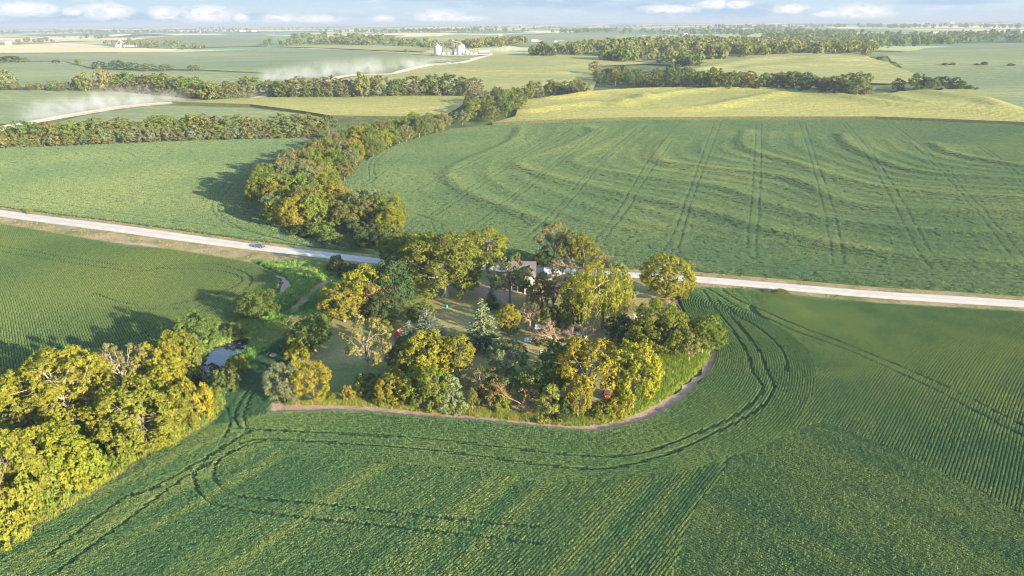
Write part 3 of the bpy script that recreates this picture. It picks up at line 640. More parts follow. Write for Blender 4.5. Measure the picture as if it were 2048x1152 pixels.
# value noise for tints
_perm = rng.random((256, 256))
def vnoise(x, y, s):
    x, y = x / s + 100, y / s + 100; xi, yi = np.floor(x).astype(int), np.floor(y).astype(int); fx, fy = x - xi, y - yi
    fx, fy = fx * fx * (3 - 2 * fx), fy * fy * (3 - 2 * fy); q = lambda a, b: _perm[a % 256, b % 256]
    return (q(xi, yi) * (1 - fx) + q(xi + 1, yi) * fx) * (1 - fy) + (q(xi, yi + 1) * (1 - fx) + q(xi + 1, yi + 1) * fx) * fy
def W1(pts, n=6): return U(*catmull(pts, n).T)

TR18 = [[(470, 862), (530, 864), (612, 868), (769, 876), (925, 889), (1100, 910), (1193, 917), (1285, 910), (1378, 877), (1470, 836), (1510, 803), (1525, 780), (1505, 746), (1495, 712), (1466, 665), (1429, 617), (1407, 583)],
        [(480, 892), (530, 883), (691, 891), (847, 903), (964, 917), (1100, 936), (1216, 941), (1331, 914), (1424, 873), (1517, 822), (1547, 780), (1534, 746), (1519, 708), (1487, 665), (1452, 624), (1435, 603)],
        [(1573, 746), (1571, 716), (1550, 687), (1515, 658), (1472, 632), (1456, 615)],
        [(1409, 576), (1441, 595), (1472, 615), (1534, 640), (1593, 667), (1687, 700), (1793, 747), (1882, 790), (1980, 843), (2060, 884)],
        [(1440, 578), (1476, 603), (1534, 628), (1593, 654), (1714, 700), (1843, 755), (1931, 796), (2060, 864)],
        [(505, 862), (440, 905), (413, 924), (390, 956), (402, 995), (448, 1016), (573, 1036), (691, 1049), (886, 1069), (1080, 1092)],
        [(530, 885), (470, 905), (437, 928), (427, 956), (448, 983), (495, 999), (632, 1012), (769, 1028), (1081, 1061)],
        [(450, 895), (402, 926), (300, 985), (240, 1007), (96, 1117)], [(430, 925), (359, 967), (287, 1021), (144, 1127), (100, 1160)],
        [(500, 870), (490, 830), (520, 770), (560, 725)], [(480, 860), (472, 830), (500, 780), (540, 730)], [(450, 880), (462, 850), (455, 820)]]
TR17 = [[(-30, 488), (0, 494), (137, 517), (273, 537), (370, 540), (444, 545), (479, 556), (482, 568), (444, 588), (376, 607), (308, 615), (239, 606), (191, 590)],
        [(-30, 500), (0, 505), (137, 527), (273, 545), (340, 535), (420, 530), (472, 541), (505, 561), (479, 590), (410, 613), (325, 622), (240, 616)],
        [(480, 606), (393, 634), (256, 695), (180, 720)], [(440, 612), (359, 642), (225, 690), (120, 700), (0, 690)]]
TR18W = [W1(t) for t in TR18]; TR17W = [W1(t) for t in TR17]
def trackmask(x, y, tracks, w=0.6):
    k = np.ones(x.shape, bool)
    for P in tracks:
        b0, b1 = P.min(0) - 2, P.max(0) + 2
        s = (x > b0[0]) & (x < b1[0]) & (y > b0[1]) & (y < b1[1])
        if s.any(): 
            t = np.zeros(x.shape, bool); t[s] = dist_poly(x[s], y[s], P) < w; k &= ~t
    return k
def infrustum(x, y, m=60):
    p = proj(np.column_stack([x, y, np.zeros_like(x)])); return (p[:, 0] > -m) & (p[:, 0] < 2048 + m) & (p[:, 1] < 1152 + m * 1.5) & (p[:, 2] > 0)
def row_block(PW, ang, sp=0.62, st=0.56, wob=0.0):
    ca, sa = math.cos(ang), math.sin(ang); P = np.asarray(PW); a = P @ np.array([ca, sa]); b = P @ np.array([-sa, ca])
    A, B = np.meshgrid(np.arange(a.min(), a.max(), st), np.arange(b.min(), b.max(), sp)); off = rng.uniform(0, st, B.shape[0])[:, None]
    A = (A + off).ravel(); Bb = B.ravel(); Bb = Bb + wob * np.sin(A / 23.0) 
    x, y = ca * A - sa * Bb, sa * A + ca * Bb
    k = infrustum(x, y); x, y, A, Bb = x[k], y[k], A[k], Bb[k]; k = inpoly(x, y, P)
    rot = ang + np.arctan(wob * np.cos(A / 23.0) / 23.0)
    return x[k], y[k], rot[k], Bb[k], A[k]
def dirw(p, q):
    w_ = U([p[0], q[0]], [p[1], q[1]]); d = w_[1] - w_[0]; return math.atan2(d[1], d[0])
parts = []
# headland rows that follow the farmstead edge
OUTA = px2w([(1480, 579), (1520, 612), (1583, 667), (1616, 703), (1630, 736), (1628, 781), (1582, 864), (1465, 917), (1452, 919), (1424, 933), (1331, 958), (1239, 965), (1100, 970), (964, 948), (769, 930), (651, 924), (550, 913), (470, 870), (470, 840)], closed=False, n=6)
HEADW = np.vstack([INW, OUTA[::-1]])
INX = px2w([(1640, 596), (1560, 586), (1490, 577)] + INNER[1:] + [(500, 832), (420, 836), (240, 842)], closed=False, n=8)
s_ = np.concatenate([[0], np.cumsum(np.hypot(*np.diff(INX, axis=0).T))]); t_ = np.arange(0, s_[-1], 0.5)
IN2 = np.stack([np.interp(t_, s_, INX[:, 0]), np.interp(t_, s_, INX[:, 1])], 1)
for _ in range(3):
    ker = np.ones(15) / 15; pad = np.pad(IN2, ((7, 7), (0, 0)), mode='edge'); IN2 = np.stack([np.convolve(pad[:, q], ker, 'valid') for q in (0, 1)], 1)
for k in range(1, 58):
    tg = unit(np.gradient(IN2, axis=0)); nr = np.stack([tg[:, 1], -tg[:, 0]], 1)
    if k == 1:
        c_ = proj(np.append(IN2[len(IN2) // 2] + nr[len(IN2) // 2] * 5, 0)); sgn = 1.0 if c_[0, 1] > proj(np.append(IN2[len(IN2) // 2], 0))[0, 1] else -1.0
    Q = IN2 + sgn * nr * (0.45 if k == 1 else 0.62)
    for _ in range(1):
        pad = np.pad(Q, ((7, 7), (0, 0)), mode='edge'); Q = np.stack([np.convolve(pad[:, q], ker, 'valid') for q in (0, 1)], 1)
    s_ = np.concatenate([[0], np.cumsum(np.hypot(*np.diff(Q, axis=0).T))]); t_ = np.arange(0, s_[-1], 0.5); IN2 = np.stack([np.interp(t_, s_, Q[:, 0]), np.interp(t_, s_, Q[:, 1])], 1)
    R_ = IN2
    tg = unit(np.gradient(R_, axis=0)); ins = inpoly(R_[:, 0], R_[:, 1], HEADW)
    parts.append((R_[ins, 0], R_[ins, 1], np.arctan2(tg[ins, 1], tg[ins, 0]), np.full(ins.sum(), k * .62), 0.42 + 0.0 * R_[ins, 0] + 0.16 * (vnoise(R_[ins, 0], R_[ins, 1], 9) - .5)))
aB = dirw((1262, 1055), (1348, 954)); aD = dirw((1426, 981), (1641, 1081)); aE = dirw((1785, 868), (1843, 788)); a17 = dirw((120, 640), (85, 570)); aS = dirw((480, 800), (600, 680))
BW = px2w([(545, 829), (470, 850), (420, 852), (300, 912), (170, 1000), (0, 1098), (-60, 1130), (-60, 1230), (1330, 1230), (1345, 1152), (1387, 1022), (1445, 954), (1452, 919), (1424, 933), (1331, 958), (1239, 965), (1100, 970), (964, 948), (769, 930), (651, 924), (550, 913), (470, 870)], curve=False)
x, y, r, b, a = row_block(BW, aB)
band = vnoise(b, 0 * b + 7, 3.2) * 0.75 + vnoise(b, a / 12, 1.2) * 0.45
parts.append((x, y, r, b, 0.13 + 0.58 * np.clip(band - .1, 0, 1)))
DW = px2w([(1582, 864), (1465, 917), (1445, 954), (1387, 1022), (1345, 1152), (1330, 1230), (2250, 1230), (2250, 1110), (2048, 1035), (1820, 917), (1648, 848)], curve=False)
x, y, r, b, a = row_block(DW, aD); parts.append((x, y, r, b, 0.36 + 0.22 * vnoise(x, y, 14) + 0.22 * (vnoise(b, a / 9, 2.5) - .5)))
EW = px2w([(1470, 578), (1488, 596), (1530, 640), (1578, 672), (1616, 703), (1630, 736), (1628, 781), (1582, 864), (1648, 848), (1820, 917), (2048, 1035), (2250, 1110), (2250, 640), (2048, 626), (1750, 608), (1560, 590)], curve=False)
x, y, r, b, a = row_block(EW, aE, wob=1.6); parts.append((x, y, r, b, 0.36 + 0.30 * vnoise(x, y, 22) + 0.2 * (vnoise(x, y, 5) - .5)))
SW_ = px2w([(447, 795), (490, 737), (560, 682), (645, 636), (645, 650), (600, 715), (560, 775), (540, 800), (545, 829), (470, 850), (420, 852)], curve=False)
x, y, r, b, a = row_block(SW_, aS); parts.append((x, y, r, b, 0.02 + 0.25 * vnoise(x, y, 8)))
x, y, r, b, t = (np.concatenate([p[q] for p in parts]) for q in range(5))
tk_ = ~trackmask(x, y, TR18W, 0.40); k = ~tk_ | (rng.random(len(x)) < 0.55)
for (cx_, cy_, rx_, ry_) in [(547, 712, 4, 2.0)]:
    w_ = UP1(cx_, cy_); k &= ((x - w_[0]) / (1.6)) ** 2 + ((y - w_[1]) / 1.6) ** 2 > 1
# laid, tangled plants where the machinery turned
x, y, r, b, t, tk_ = x[k], y[k], r[k], b[k], t[k], tk_[k]
scatter('soybean_rows', np.column_stack([x, y, H(x, y) + 0.06]), r + rng.normal(0, .06, len(x)) + np.pi * rng.integers(0, 2, len(x)), rng.uniform(.9, 1.2, len(x)) * np.where(tk_, .5, 1.0), np.clip(t + rng.normal(0, .05, len(x)), 0, 1), V_ROW, 6, 'planted rows of soybeans covering the foreground field', 'soybeans')
x, y, r, b, a = row_block(F17W, a17, wob=1.2, st=0.6)
k = trackmask(x, y, TR17W, 0.36); x, y, r = x[k], y[k], r[k]
scatter('soybean_rows', np.column_stack([x, y, H(x, y) + 0.06]), r + rng.normal(0, .06, len(x)), rng.uniform(.95, 1.25, len(x)), np.clip(0.40 + 0.3 * vnoise(x, y, 25) + rng.normal(0, .05, len(x)), 0, 1), V_ROW, 6, 'planted rows of soybeans in the left field below the road', 'soybeans')
def pair(l, r): return [l, r]
TR15 = [[(1428, 247), (1375, 395), (1344, 477), (1325, 505)], [(1442, 247), (1385, 402), (1357, 500)], [(1512, 247), (1506, 367), (1494, 500), (1500, 516), (1516, 527)], [(1523, 247), (1521, 367), (1512, 505), (1522, 518)],
        [(1598, 247), (1619, 312), (1643, 402), (1665, 522), (1655, 532)], [(1609, 247), (1633, 323), (1667, 422), (1688, 522), (1680, 533)], [(1683, 247), (1736, 316), (1791, 416), (1836, 505), (1866, 544)], [(1693, 247), (1756, 326), (1815, 422), (1860, 505), (1894, 546)],
        [(1774, 249), (1842, 306), (1928, 395), (2032, 526)], [(1786, 251), (1860, 309), (1956, 412), (2060, 530)], [(1894, 261), (1980, 312), (2060, 385)], [(1908, 264), (1997, 316), (2060, 374)],
        [(1338, 268), (1286, 340), (1242, 416), (1192, 484), (1200, 497), (1220, 503)], [(1344, 282), (1293, 357), (1255, 422), (1208, 484), (1215, 495)], [(1283, 251), (1190, 330), (1138, 392), (1080, 453), (1042, 488)], [(1293, 253), (1203, 330), (1153, 392), (1096, 453), (1060, 486)],
        [(1207, 251), (1104, 330), (1015, 402), (940, 460), (920, 478)], [(1216, 253), (1117, 330), (1029, 402), (956, 460), (938, 480)], [(1135, 257), (1018, 326), (949, 371), (860, 433)], [(1144, 259), (1030, 328), (962, 373), (872, 434)], [(970, 312), (822, 388)],
        [(788, 295), (760, 316), (747, 337), (750, 361), (722, 378), (722, 392)], [(777, 295), (740, 326), (738, 361), (717, 374)], [(812, 309), (743, 368)], [(832, 431), (860, 443), (870, 464), (877, 477)], [(846, 433), (881, 450), (887, 467), (908, 483), (939, 486)], [(825, 428), (850, 436), (880, 444)],
        [(1207, 505), (1344, 512), (1378, 522), (1516, 529), (1688, 539), (1860, 553), (2060, 563)], [(1207, 513), (1344, 520), (1516, 537), (1688, 547), (1860, 560), (2060, 570)]]
TR15W = [W1(t, 5) for t in TR15]
def patches(PW, sp=1.75):
    P = np.asarray(PW); X, Y = np.meshgrid(np.arange(P[:, 0].min(), P[:, 0].max(), sp), np.arange(P[:, 1].min(), P[:, 1].max(), sp))
    x = (X + rng.uniform(-.5, .5, X.shape) * sp).ravel(); y = (Y + rng.uniform(-.5, .5, X.shape) * sp).ravel()
    k = infrustum(x, y); x, y = x[k], y[k]; k = inpoly(x, y, P); return x[k], y[k]
TR16W = [W1(t, 5) for t in [[(500, 336), (455, 365), (430, 400), (428, 428), (470, 458), (560, 482), (620, 495)], [(505, 345), (465, 372), (442, 402), (440, 428), (480, 458), (570, 484)], [(0, 305), (160, 300), (250, 305), (272, 318)], [(0, 322), (110, 314), (140, 324), (130, 335)], [(250, 300), (360, 298), (390, 310)], [(0, 392), (120, 410), (250, 430), (380, 448), (500, 462)]]]
for PW, TRK, tb, tk, label in ((F15W, TR15W, 0.34, 30, 'leafy soybean canopy of the terraced right field'), (F16W, TR16W, 0.46, 40, 'leafy soybean canopy of the field left of the gully')):
    def tint_(x, y):
        a = tb + 0.35 * (vnoise(x, y, tk) - .4) + rng.normal(0, .07, len(x))
        if TRK is TR15W: a = a + ridge(x, y, TERRW, 0.22, 3.0) + ridge(x, y, TERRM, 0.16, 1.8)  # paler crests: yellowish plants, plus sunlight on the ridges put into the tint
        return np.clip(a, 0, 1)
    x, y = patches(PW, 1.7); k = trackmask(x, y, TRK, 1.9); x, y = x[k], y[k]
    scatter('soybean_canopy', np.column_stack([x, y, H(x, y) + 0.28]), rng.uniform(0, 6.3, len(x)), rng.uniform(.85, 1.2, len(x)), tint_(x, y), V_PATCH, 6, label, 'soybeans')
    x, y = patches(PW, 0.78); k = trackmask(x, y, TRK, 0.44) & ~trackmask(x, y, TRK, 2.3); x, y = x[k], y[k]
    scatter('soybean_canopy', np.column_stack([x, y, H(x, y) + 0.28]), rng.uniform(0, 6.3, len(x)), rng.uniform(.9, 1.15, len(x)), tint_(x, y), V_SMALL, 6, 'soybean plants edging the wheel tracks in the ' + ('terraced right field' if TRK is TR15W else 'field left of the gully'), 'soybeans')
# grass and weeds ---------------------------------------------------
def in_pts(PW, n):
    P = np.asarray(PW); x = rng.uniform(P[:, 0].min(), P[:, 0].max(), n * 3); y = rng.uniform(P[:, 1].min(), P[:, 1].max(), n * 3)
    k = inpoly(x, y, P); return x[k][:n], y[k][:n]
gx, gy, gt, gs = [], [], [], []
def grass(poly, n, t0, t1, s0=.7, s1=1.3):
    x, y = in_pts(px2w(poly), n); gx.append(x); gy.append(y); gt.append(rng.uniform(t0, t1, len(x))); gs.append(rng.uniform(s0, s1, len(x)))
grass([(1345, 610), (1362, 632), (1388, 668), (1418, 702), (1412, 722), (1380, 757), (1335, 795), (1285, 822), (1240, 838), (1150, 848), (1270, 780), (1300, 730), (1335, 700), (1335, 650)], 5000, .25, .62, .8, 1.5)
grass([(560, 810), (700, 812), (850, 824), (1000, 838), (1150, 852), (1240, 842), (1240, 828), (1150, 838), (1000, 822), (850, 808), (700, 800)], 2600, .3, 1.0, .7, 1.4)
grass(M_OUT + M_IN, 900, .1, 1.0, .2, .6)
grass(VN[::-1] + [(x, y - 1) for x, y in R1N], 3600, .7, 1.0, .3, .8)
grass(R1S + [(x, y - 2) for x, y in VS[::-1]], 4500, .6, 1.0, .3, .75)
grass([(-40, 1122), (0, 1098), (170, 1000), (300, 912), (420, 852), (447, 795), (436, 795), (405, 850), (290, 905), (160, 990), (-40, 1095)], 1500, .45, 1.0, .9, 1.7)
x, y, t, s = map(np.concatenate, (gx, gy, gt, gs))
scatter('tall_grass', np.column_stack([x, y, H(x, y)]), rng.uniform(0, 6.3, len(x)), s, t, V_TUFT, 5, 'tall dry grass along the farmstead margin and road verges', 'grass')
WEEDP = [(505, 524), (640, 524), (775, 537), (770, 560), (730, 580), (700, 600), (645, 634), (560, 680), (500, 728), (450, 795), (425, 850), (300, 905), (170, 995), (0, 1092), (-40, 1000), (0, 840), (170, 780), (300, 730), (430, 680), (480, 645), (560, 592), (590, 570), (565, 548), (545, 538)]
wx, wy = in_pts(px2w(WEEDP, curve=False), 8000)
k = ~inpoly(wx, wy, POND) & ~inpoly(wx, wy, p2); pth = px2w([(578, 624), (600, 600), (628, 576), (655, 558), (672, 551), (668, 562), (640, 582), (612, 608), (590, 630)]); k &= ~inpoly(wx, wy, pth)
wx, wy = wx[k], wy[k]
scatter('creek_weeds', np.column_stack([wx, wy, H(wx, wy) - .1]), rng.uniform(0, 6.3, len(wx)), rng.uniform(.5, 1.35, len(wx)) * (0.7 + .6 * vnoise(wx, wy, 9)), np.clip(vnoise(wx, wy, 12) * 1.1 + rng.normal(0, .12, len(wx)) - .05, 0, 1), V_WEED, 5, 'rank green weeds filling the creek bottom between the two fields', 'weeds')
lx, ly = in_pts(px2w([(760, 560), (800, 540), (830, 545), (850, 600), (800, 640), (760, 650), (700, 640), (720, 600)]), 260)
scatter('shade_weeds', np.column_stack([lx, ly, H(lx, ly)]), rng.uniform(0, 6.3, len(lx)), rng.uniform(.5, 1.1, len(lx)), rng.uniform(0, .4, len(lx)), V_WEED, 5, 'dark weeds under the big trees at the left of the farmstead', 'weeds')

# ------------------------------------------------------------------ trees
def tubes(segs, n=5):
    """segs: (a, b, r0, r1) -> quads"""
    V, F = [], []
    for a, b, r0, r1 in segs:
        a, b = np.array(a, float), np.array(b, float); d = unit((b - a)[None])[0]
        u = np.cross(d, (0, 0, 1) if abs(d[2]) < .9 else (1, 0, 0)); u /= np.linalg.norm(u); w = np.cross(d, u)
        th = np.arange(n) * 2 * math.pi / n; ring = np.cos(th)[:, None] * u + np.sin(th)[:, None] * w
        o = sum(len(q) for q in V); V.append(a + r0 * ring); V.append(b + r1 * ring); i = np.arange(n)
        F.append(np.stack([o + i, o + (i + 1) % n, o + n + (i + 1) % n, o + n + i], 1))
    return np.vstack(V), np.vstack(F)
def limbs(g, h, trunk_r, targets, fork=0.35, lean=(0, 0)):
    segs = []; zf = fork * h; p0 = np.array([0, 0, -0.3]); top = np.array([lean[0] * .5, lean[1] * .5, zf]); mid = np.array([g.normal(0, .12), g.normal(0, .12), zf * .5])
    segs += [(p0, mid, trunk_r * 1.25, trunk_r), (mid, top, trunk_r, trunk_r * .8)]
    up = top + np.array([g.normal(0, .4) + lean[0] * .3, g.normal(0, .4), h * .28]); segs.append((top, up, trunk_r * .75, trunk_r * .4))
    for t in targets:
        s = top + (up - top) * g.random() if g.random() < .6 else mid + (top - mid) * (0.5 + .5 * g.random())
        m = s + (t - s) * .5 + np.array([0, 0, .06 * h]) * g.uniform(-.3, 1) + g.normal(0, .2, 3)
        r = trunk_r * g.uniform(.28, .5); segs += [(s, m, r, r * .6), (m, t, r * .6, r * .15)]
        for _ in range(2):
            e = m + (t - m) * g.uniform(.2, .9) + g.normal(0, .09 * h, 3); segs.append((m + (t - m) * g.uniform(0, .5), e, r * .3, r * .08))
    return segs
def crown_from(g, lobes, cc, nleaf, size, asp=.6, flat=1.0, outb=0.5, jit=.65, inner=.12, per=13, cl=1.75):
    """leaves gathered in small sprays, sprays spread over the lobes of the crown"""
    lc = np.array([l[0] for l in lobes]); lr = np.array([l[1] for l in lobes]); pr = lr ** 2 / (lr ** 2).sum(); ns = max(20, nleaf // per)
    k = g.choice(len(lobes), ns, p=pr); d = unit(g.normal(size=(ns, 3))); od = unit(lc[k] - cc)
    flip = (d * od).sum(1) < -0.35; d[flip] = -d[flip]
    d = unit(d + od * outb * .4 + np.array([0, 0, .12]))
    rad = np.where(g.random(ns) < inner, g.uniform(.2, .8, ns), g.uniform(.72, 1.18, ns))
    c = lc[k] + d * (lr[k] * rad)[:, None] * np.array([1, 1, flat])
    q = g.integers(0, ns, nleaf); e = g.normal(size=(nleaf, 3)); e = unit(e) * (np.abs(g.normal(.75, .3, nleaf)) * size * cl)[:, None]
    nn = unit(d[q] * .9 + unit(e) * .9 + np.array([0, 0, .15]) + g.normal(0, jit * .75, (nleaf, 3)))
    V, F, A = leafquads(c[q] + e * np.array([1, 1, .85]), nn, size * g.uniform(.65, 1.35, nleaf), asp, g)
    lobv = g.random(len(lobes)); spv = g.random(ns)
    A = np.clip(A * .45 + np.repeat(lobv[k][q], 4) * .25 + np.repeat(spv[q], 4) * .3, 0, 1); return V, F, A
def ell_lobes(g, n, R, cz, r0, r1, low=-0.75, fill=0.2):
    out = []
    for k in range(n):
        z = low + (1 - low) * ((k + .5) / n); th = k * 2.39996 + g.uniform(-.4, .4); q = math.sqrt(max(0, 1 - z * z)); s = g.uniform(.62, .86) if g.random() > fill else g.uniform(.25, .55)
        out.append((np.array([q * math.cos(th) * R[0] * s, q * math.sin(th) * R[1] * s, cz + z * R[2] * s]), g.uniform(r0, r1)))
    return out
PROTO = {}
def add_proto(kind, h, w, crown, segs, mat='leaf'):
    cm_ = npmesh('crown', crown[0], crown[1], {'lv': crown[2]}); cm_.materials.append(M[mat])
    tv, tf = tubes(segs); tm = npmesh('trunk', tv, tf, smooth_=True); tm.materials.append(M['bark'])
    V = np.vstack([crown[0], tv]); F = np.vstack([crown[1], tf + len(crown[0])])
    both = npmesh('tree', V, F, {'lv': np.concatenate([crown[2], np.full(len(tv), .5)])}); both.materials.append(M[mat]); both.materials.append(M['bark'])
    both.polygons.foreach_set('material_index', np.concatenate([np.zeros(len(crown[1]), np.int32), np.ones(len(tf), np.int32)]))
    x = crown[0][:, 0]; wx_ = np.percentile(x, 98.5) - np.percentile(x, 1.5)
    PROTO.setdefault(kind, []).append((cm_, tm, np.percentile(crown[0][:, 2], 99.5), wx_, both))
def g_(k): return np.random.default_rng(1000 + k)
for k in range(5):                                            # broad rounded crown
    g = g_(k); h, w = 12, 11; lo = ell_lobes(g, 64, (w / 2, w / 2, h * .46), h * .55, .8, 1.5)
    add_proto('broad', h, w, crown_from(g, lo, np.array([0, 0, h * .5]), 13000, .195), limbs(g, h, .3, [lo[q][0] for q in range(0, 64, 6)], .3))
for k in range(4):                                            # tall open crown, trunk in view
    g = g_(20 + k); h, w = 14, 10; lo = ell_lobes(g, 42, (w / 2, w / 2, h * .37), h * .64, .8, 1.5, -.8, .1)
    add_proto('tall', h, w, crown_from(g, lo, np.array([0, 0, h * .6]), 9500, .195), limbs(g, h, .3, [q[0] for q in lo[::2]], .42))
g = g_(350); lo = ell_lobes(g, 110, (6.5, 6.5, 5.9), 6.1, .6, 1.15, -.97, .1)                # dense globe
add_proto('globe', 12, 13, crown_from(g, lo, np.array([0, 0, 5.5]), 20000, .17), limbs(g, 12, .3, [q[0] for q in lo[::8]], .25))
for k in range(4):                                            # big crowns near the camera: more, finer clumps
    g = g_(300 + k); h, w = 15, 15; lo = ell_lobes(g, 95, (w / 2, w / 2, h * .50), h * .50, .7, 1.45, -.85, .25)
    add_proto('bigbroad', h, w, crown_from(g, lo, np.array([0, 0, h * .45]), 24000, .165, jit=.75), limbs(g, h, .32, [lo[q][0] for q in range(0, 95, 6)], .28))
    g = g_(320 + k); h, w = 17, 15; lo = ell_lobes(g, 90, (w / 2, w / 2, h * .42), h * .58, .65, 1.4, -.85, .2)
    add_proto('bigtall', h, w, crown_from(g, lo, np.array([0, 0, h * .5]), 24000, .165, jit=.75), limbs(g, h, .34, [q[0] for q in lo[::3]], .38))
for k in range(3):                                            # sparse, wispy
    g = g_(40 + k); h, w = 12, 9; lo = ell_lobes(g, 24, (w / 2, w / 2, h * .36), h * .62, .55, 1.1, -.8, .15)
    add_proto('sparse', h, w, crown_from(g, lo, np.array([0, 0, h * .6]), 5000, .17, inner=.3), limbs(g, h, .22, [q[0] for q in lo], .36))
for k in range(3):                                            # small-leaved, upswept clumps (silvery)
    g = g_(60 + k); h, w = 9, 9; lo = ell_lobes(g, 40, (w / 2, w / 2, h * .47), h * .5, .6, 1.15, -.9, .1)
    lo = [(c, r) for c, r in lo]; cr = crown_from(g, lo, np.array([0, 0, h * .35]), 8500, .19, .38, 1.35)
    add_proto('upswept', h, w, cr, limbs(g, h, .2, [q[0] for q in lo[::5]], .2))
for k in range(2):                                            # weeping
    g = g_(80 + k); h, w = 13, 12; lo = ell_lobes(g, 34, (w / 2, w / 2, h * .33), h * .64, .8, 1.5, -.4)
    c1 = crown_from(g, lo, np.array([0, 0, h * .5]), 6000, .17, .4); P, D = [], []
    for q in lo:
        for _ in range(7):
            a = g.uniform(0, 6.28); s0 = q[0] + np.array([math.cos(a), math.sin(a), -.3]) * q[1]; ln = g.uniform(1.5, 5.0); m = int(ln / .28)
            for t in range(m): P.append(s0 + np.array([0, 0, -.28 * t]) + g.normal(0, .1, 3))
    P = np.array(P); P = P[P[:, 2] > .4]; n_ = np.column_stack([P[:, :2], np.zeros(len(P))]); c2 = leafquads(P, unit(n_) + g.normal(0, .5, P.shape), .2, .4, g, unit(np.column_stack([g.normal(0, .25, (len(P), 2)), np.ones(len(P))])))
    add_proto('weeping', h, w, join([c1, c2]), limbs(g, h, .35, [q[0] for q in lo[::2]], .35))
for k in range(3):                                            # spruce
    g = g_(100 + k); h, w = 11, 6.5; P, Nn, Al, segs = [], [], [], [((0, 0, -.2), (0, 0, h * .97), .22, .03)]
    for z in np.arange(.35, h, .42):
        R = w / 2 * (1 - z / h) ** .85 + .15; nb = max(4, int(R * 6))
        for b_ in range(nb):
            a = g.uniform(0, 6.28); rr = R * g.uniform(.75, 1.12); m = max(2, int(rr / .24))
            if g.random() < .3: segs.append(((0, 0, z), (math.cos(a) * rr * .8, math.sin(a) * rr * .8, z - .15 * rr), .04, .015))
            for t in range(1, m + 1):
                u_ = t / m; p = np.array([math.cos(a) * rr * u_, math.sin(a) * rr * u_, z - .30 * rr * u_ + .28 * rr * u_ ** 3]) + g.normal(0, .06, 3)
                for _ in range(2): P.append(p + g.normal(0, .08, 3)); Al.append(np.array([math.cos(a), math.sin(a), g.uniform(-.4, .3)]) + g.normal(0, .45, 3)); Nn.append(np.array([0, 0, 1]) + g.normal(0, .5, 3))
    al = unit(np.array(Al)); nn = np.array(Nn); nn = unit(nn - (nn * al).sum(1)[:, None] * al)
    add_proto('spruce', h, w, leafquads(np.array(P), nn, g.uniform(.2, .34, len(P)), .42, g, al), segs, 'needle')
for k in range(3):                                            # cedar, ragged flame outline
    g = g_(120 + k); h, w = 8, 5.5; lo = []
    for q in range(60):
        z = g.uniform(.03, .97); R = w / 2 * (1 - z) ** .62 * (1.05 if z > .12 else .8); a = q * 2.4; s = g.uniform(.55, .95); lo.append((np.array([math.cos(a) * R * s, math.sin(a) * R * s, z * h * .93 + .3]), g.uniform(.35, .65)))
    add_proto('cedar', h, w, crown_from(g, lo, np.array([0, 0, h * .3]), 7500, .15, .42, 1.6), [((0, 0, -.2), (0, 0, h * .9), .16, .03)], 'needle')
for k in range(4):                                            # bush
    g = g_(140 + k); h, w = 4, 5; lo = ell_lobes(g, 30, (w / 2, w / 2, h * .62), h * .42, .45, .9, -.55)
    lo = [(np.array([c[0], c[1], max(c[2], .35)]), r) for c, r in lo]
    add_proto('bush', h, w, crown_from(g, lo, np.array([0, 0, h * .3]), 4500, .145), limbs(g, h, .09, [q[0] for q in lo[::4]], .2))
def branchy(g, p, d, l, r, depth, segs, spread=.55):
    e = p + d * l; m = p + d * l * .5 + g.normal(0, .05 * l, 3); segs += [(p, m, r, r * .8), (m, e, r * .8, r * .6)]
    if depth == 0: return
    for _ in range(3 if depth > 1 else 4):
        nd = unit((d + g.normal(0, spread, 3) + np.array([0, 0, .12]))[None])[0]; branchy(g, p + (e - p) * g.uniform(.55, 1), nd, l * g.uniform(.6, .85), r * .55, depth - 1, segs, spread)
for k in range(3):                                            # bare or half-dead crown
    g = g_(160 + k); segs = []; branchy(g, np.array([0, 0, -.2]), np.array([0, 0, 1.]), 2.6, .2, 5, segs)
    tips = np.array([s[1] for s in segs if s[2] < .02]); idx = g.choice(len(tips), min(420, len(tips)), replace=False); c = tips[idx] + g.normal(0, .15, (len(idx), 3))
    h = np.percentile(tips[:, 2], 99)
    add_proto('dead', h, 8, leafquads(c, g.normal(size=c.shape), .14, .55, g), segs)
# far, low-detail trees: one mesh each
for k in range(6):
    g = g_(200 + k); h, w = 13, 11; lo = ell_lobes(g, 26, (w / 2, w / 2, h * .46), h * .54, 1.2, 2.1, -.85)
    add_proto('far', h, w, crown_from(g, lo, np.array([0, 0, h * .45]), 2600, .33, .75), limbs(g, h, .3, [q[0] for q in lo[::7]], .3))
for k in range(3):
    g = g_(220 + k); h, w = 15, 9; lo = ell_lobes(g, 20, (w / 2, w / 2, h * .36), h * .64, 1.0, 1.8, -.9)
    add_proto('fartall', h, w, crown_from(g, lo, np.array([0, 0, h * .5]), 1900, .33, .75), limbs(g, h, .3, [q[0] for q in lo[::4]], .4))
for k in range(3):
    g = g_(230 + k); h, w = 7, 8; lo = ell_lobes(g, 24, (w / 2, w / 2, h * .55), h * .45, .9, 1.5, -.7)
    add_proto('farbush', h, w, crown_from(g, lo, np.array([0, 0, h * .35]), 1900, .3, .7), limbs(g, h, .15, [q[0] for q in lo[::6]], .2))

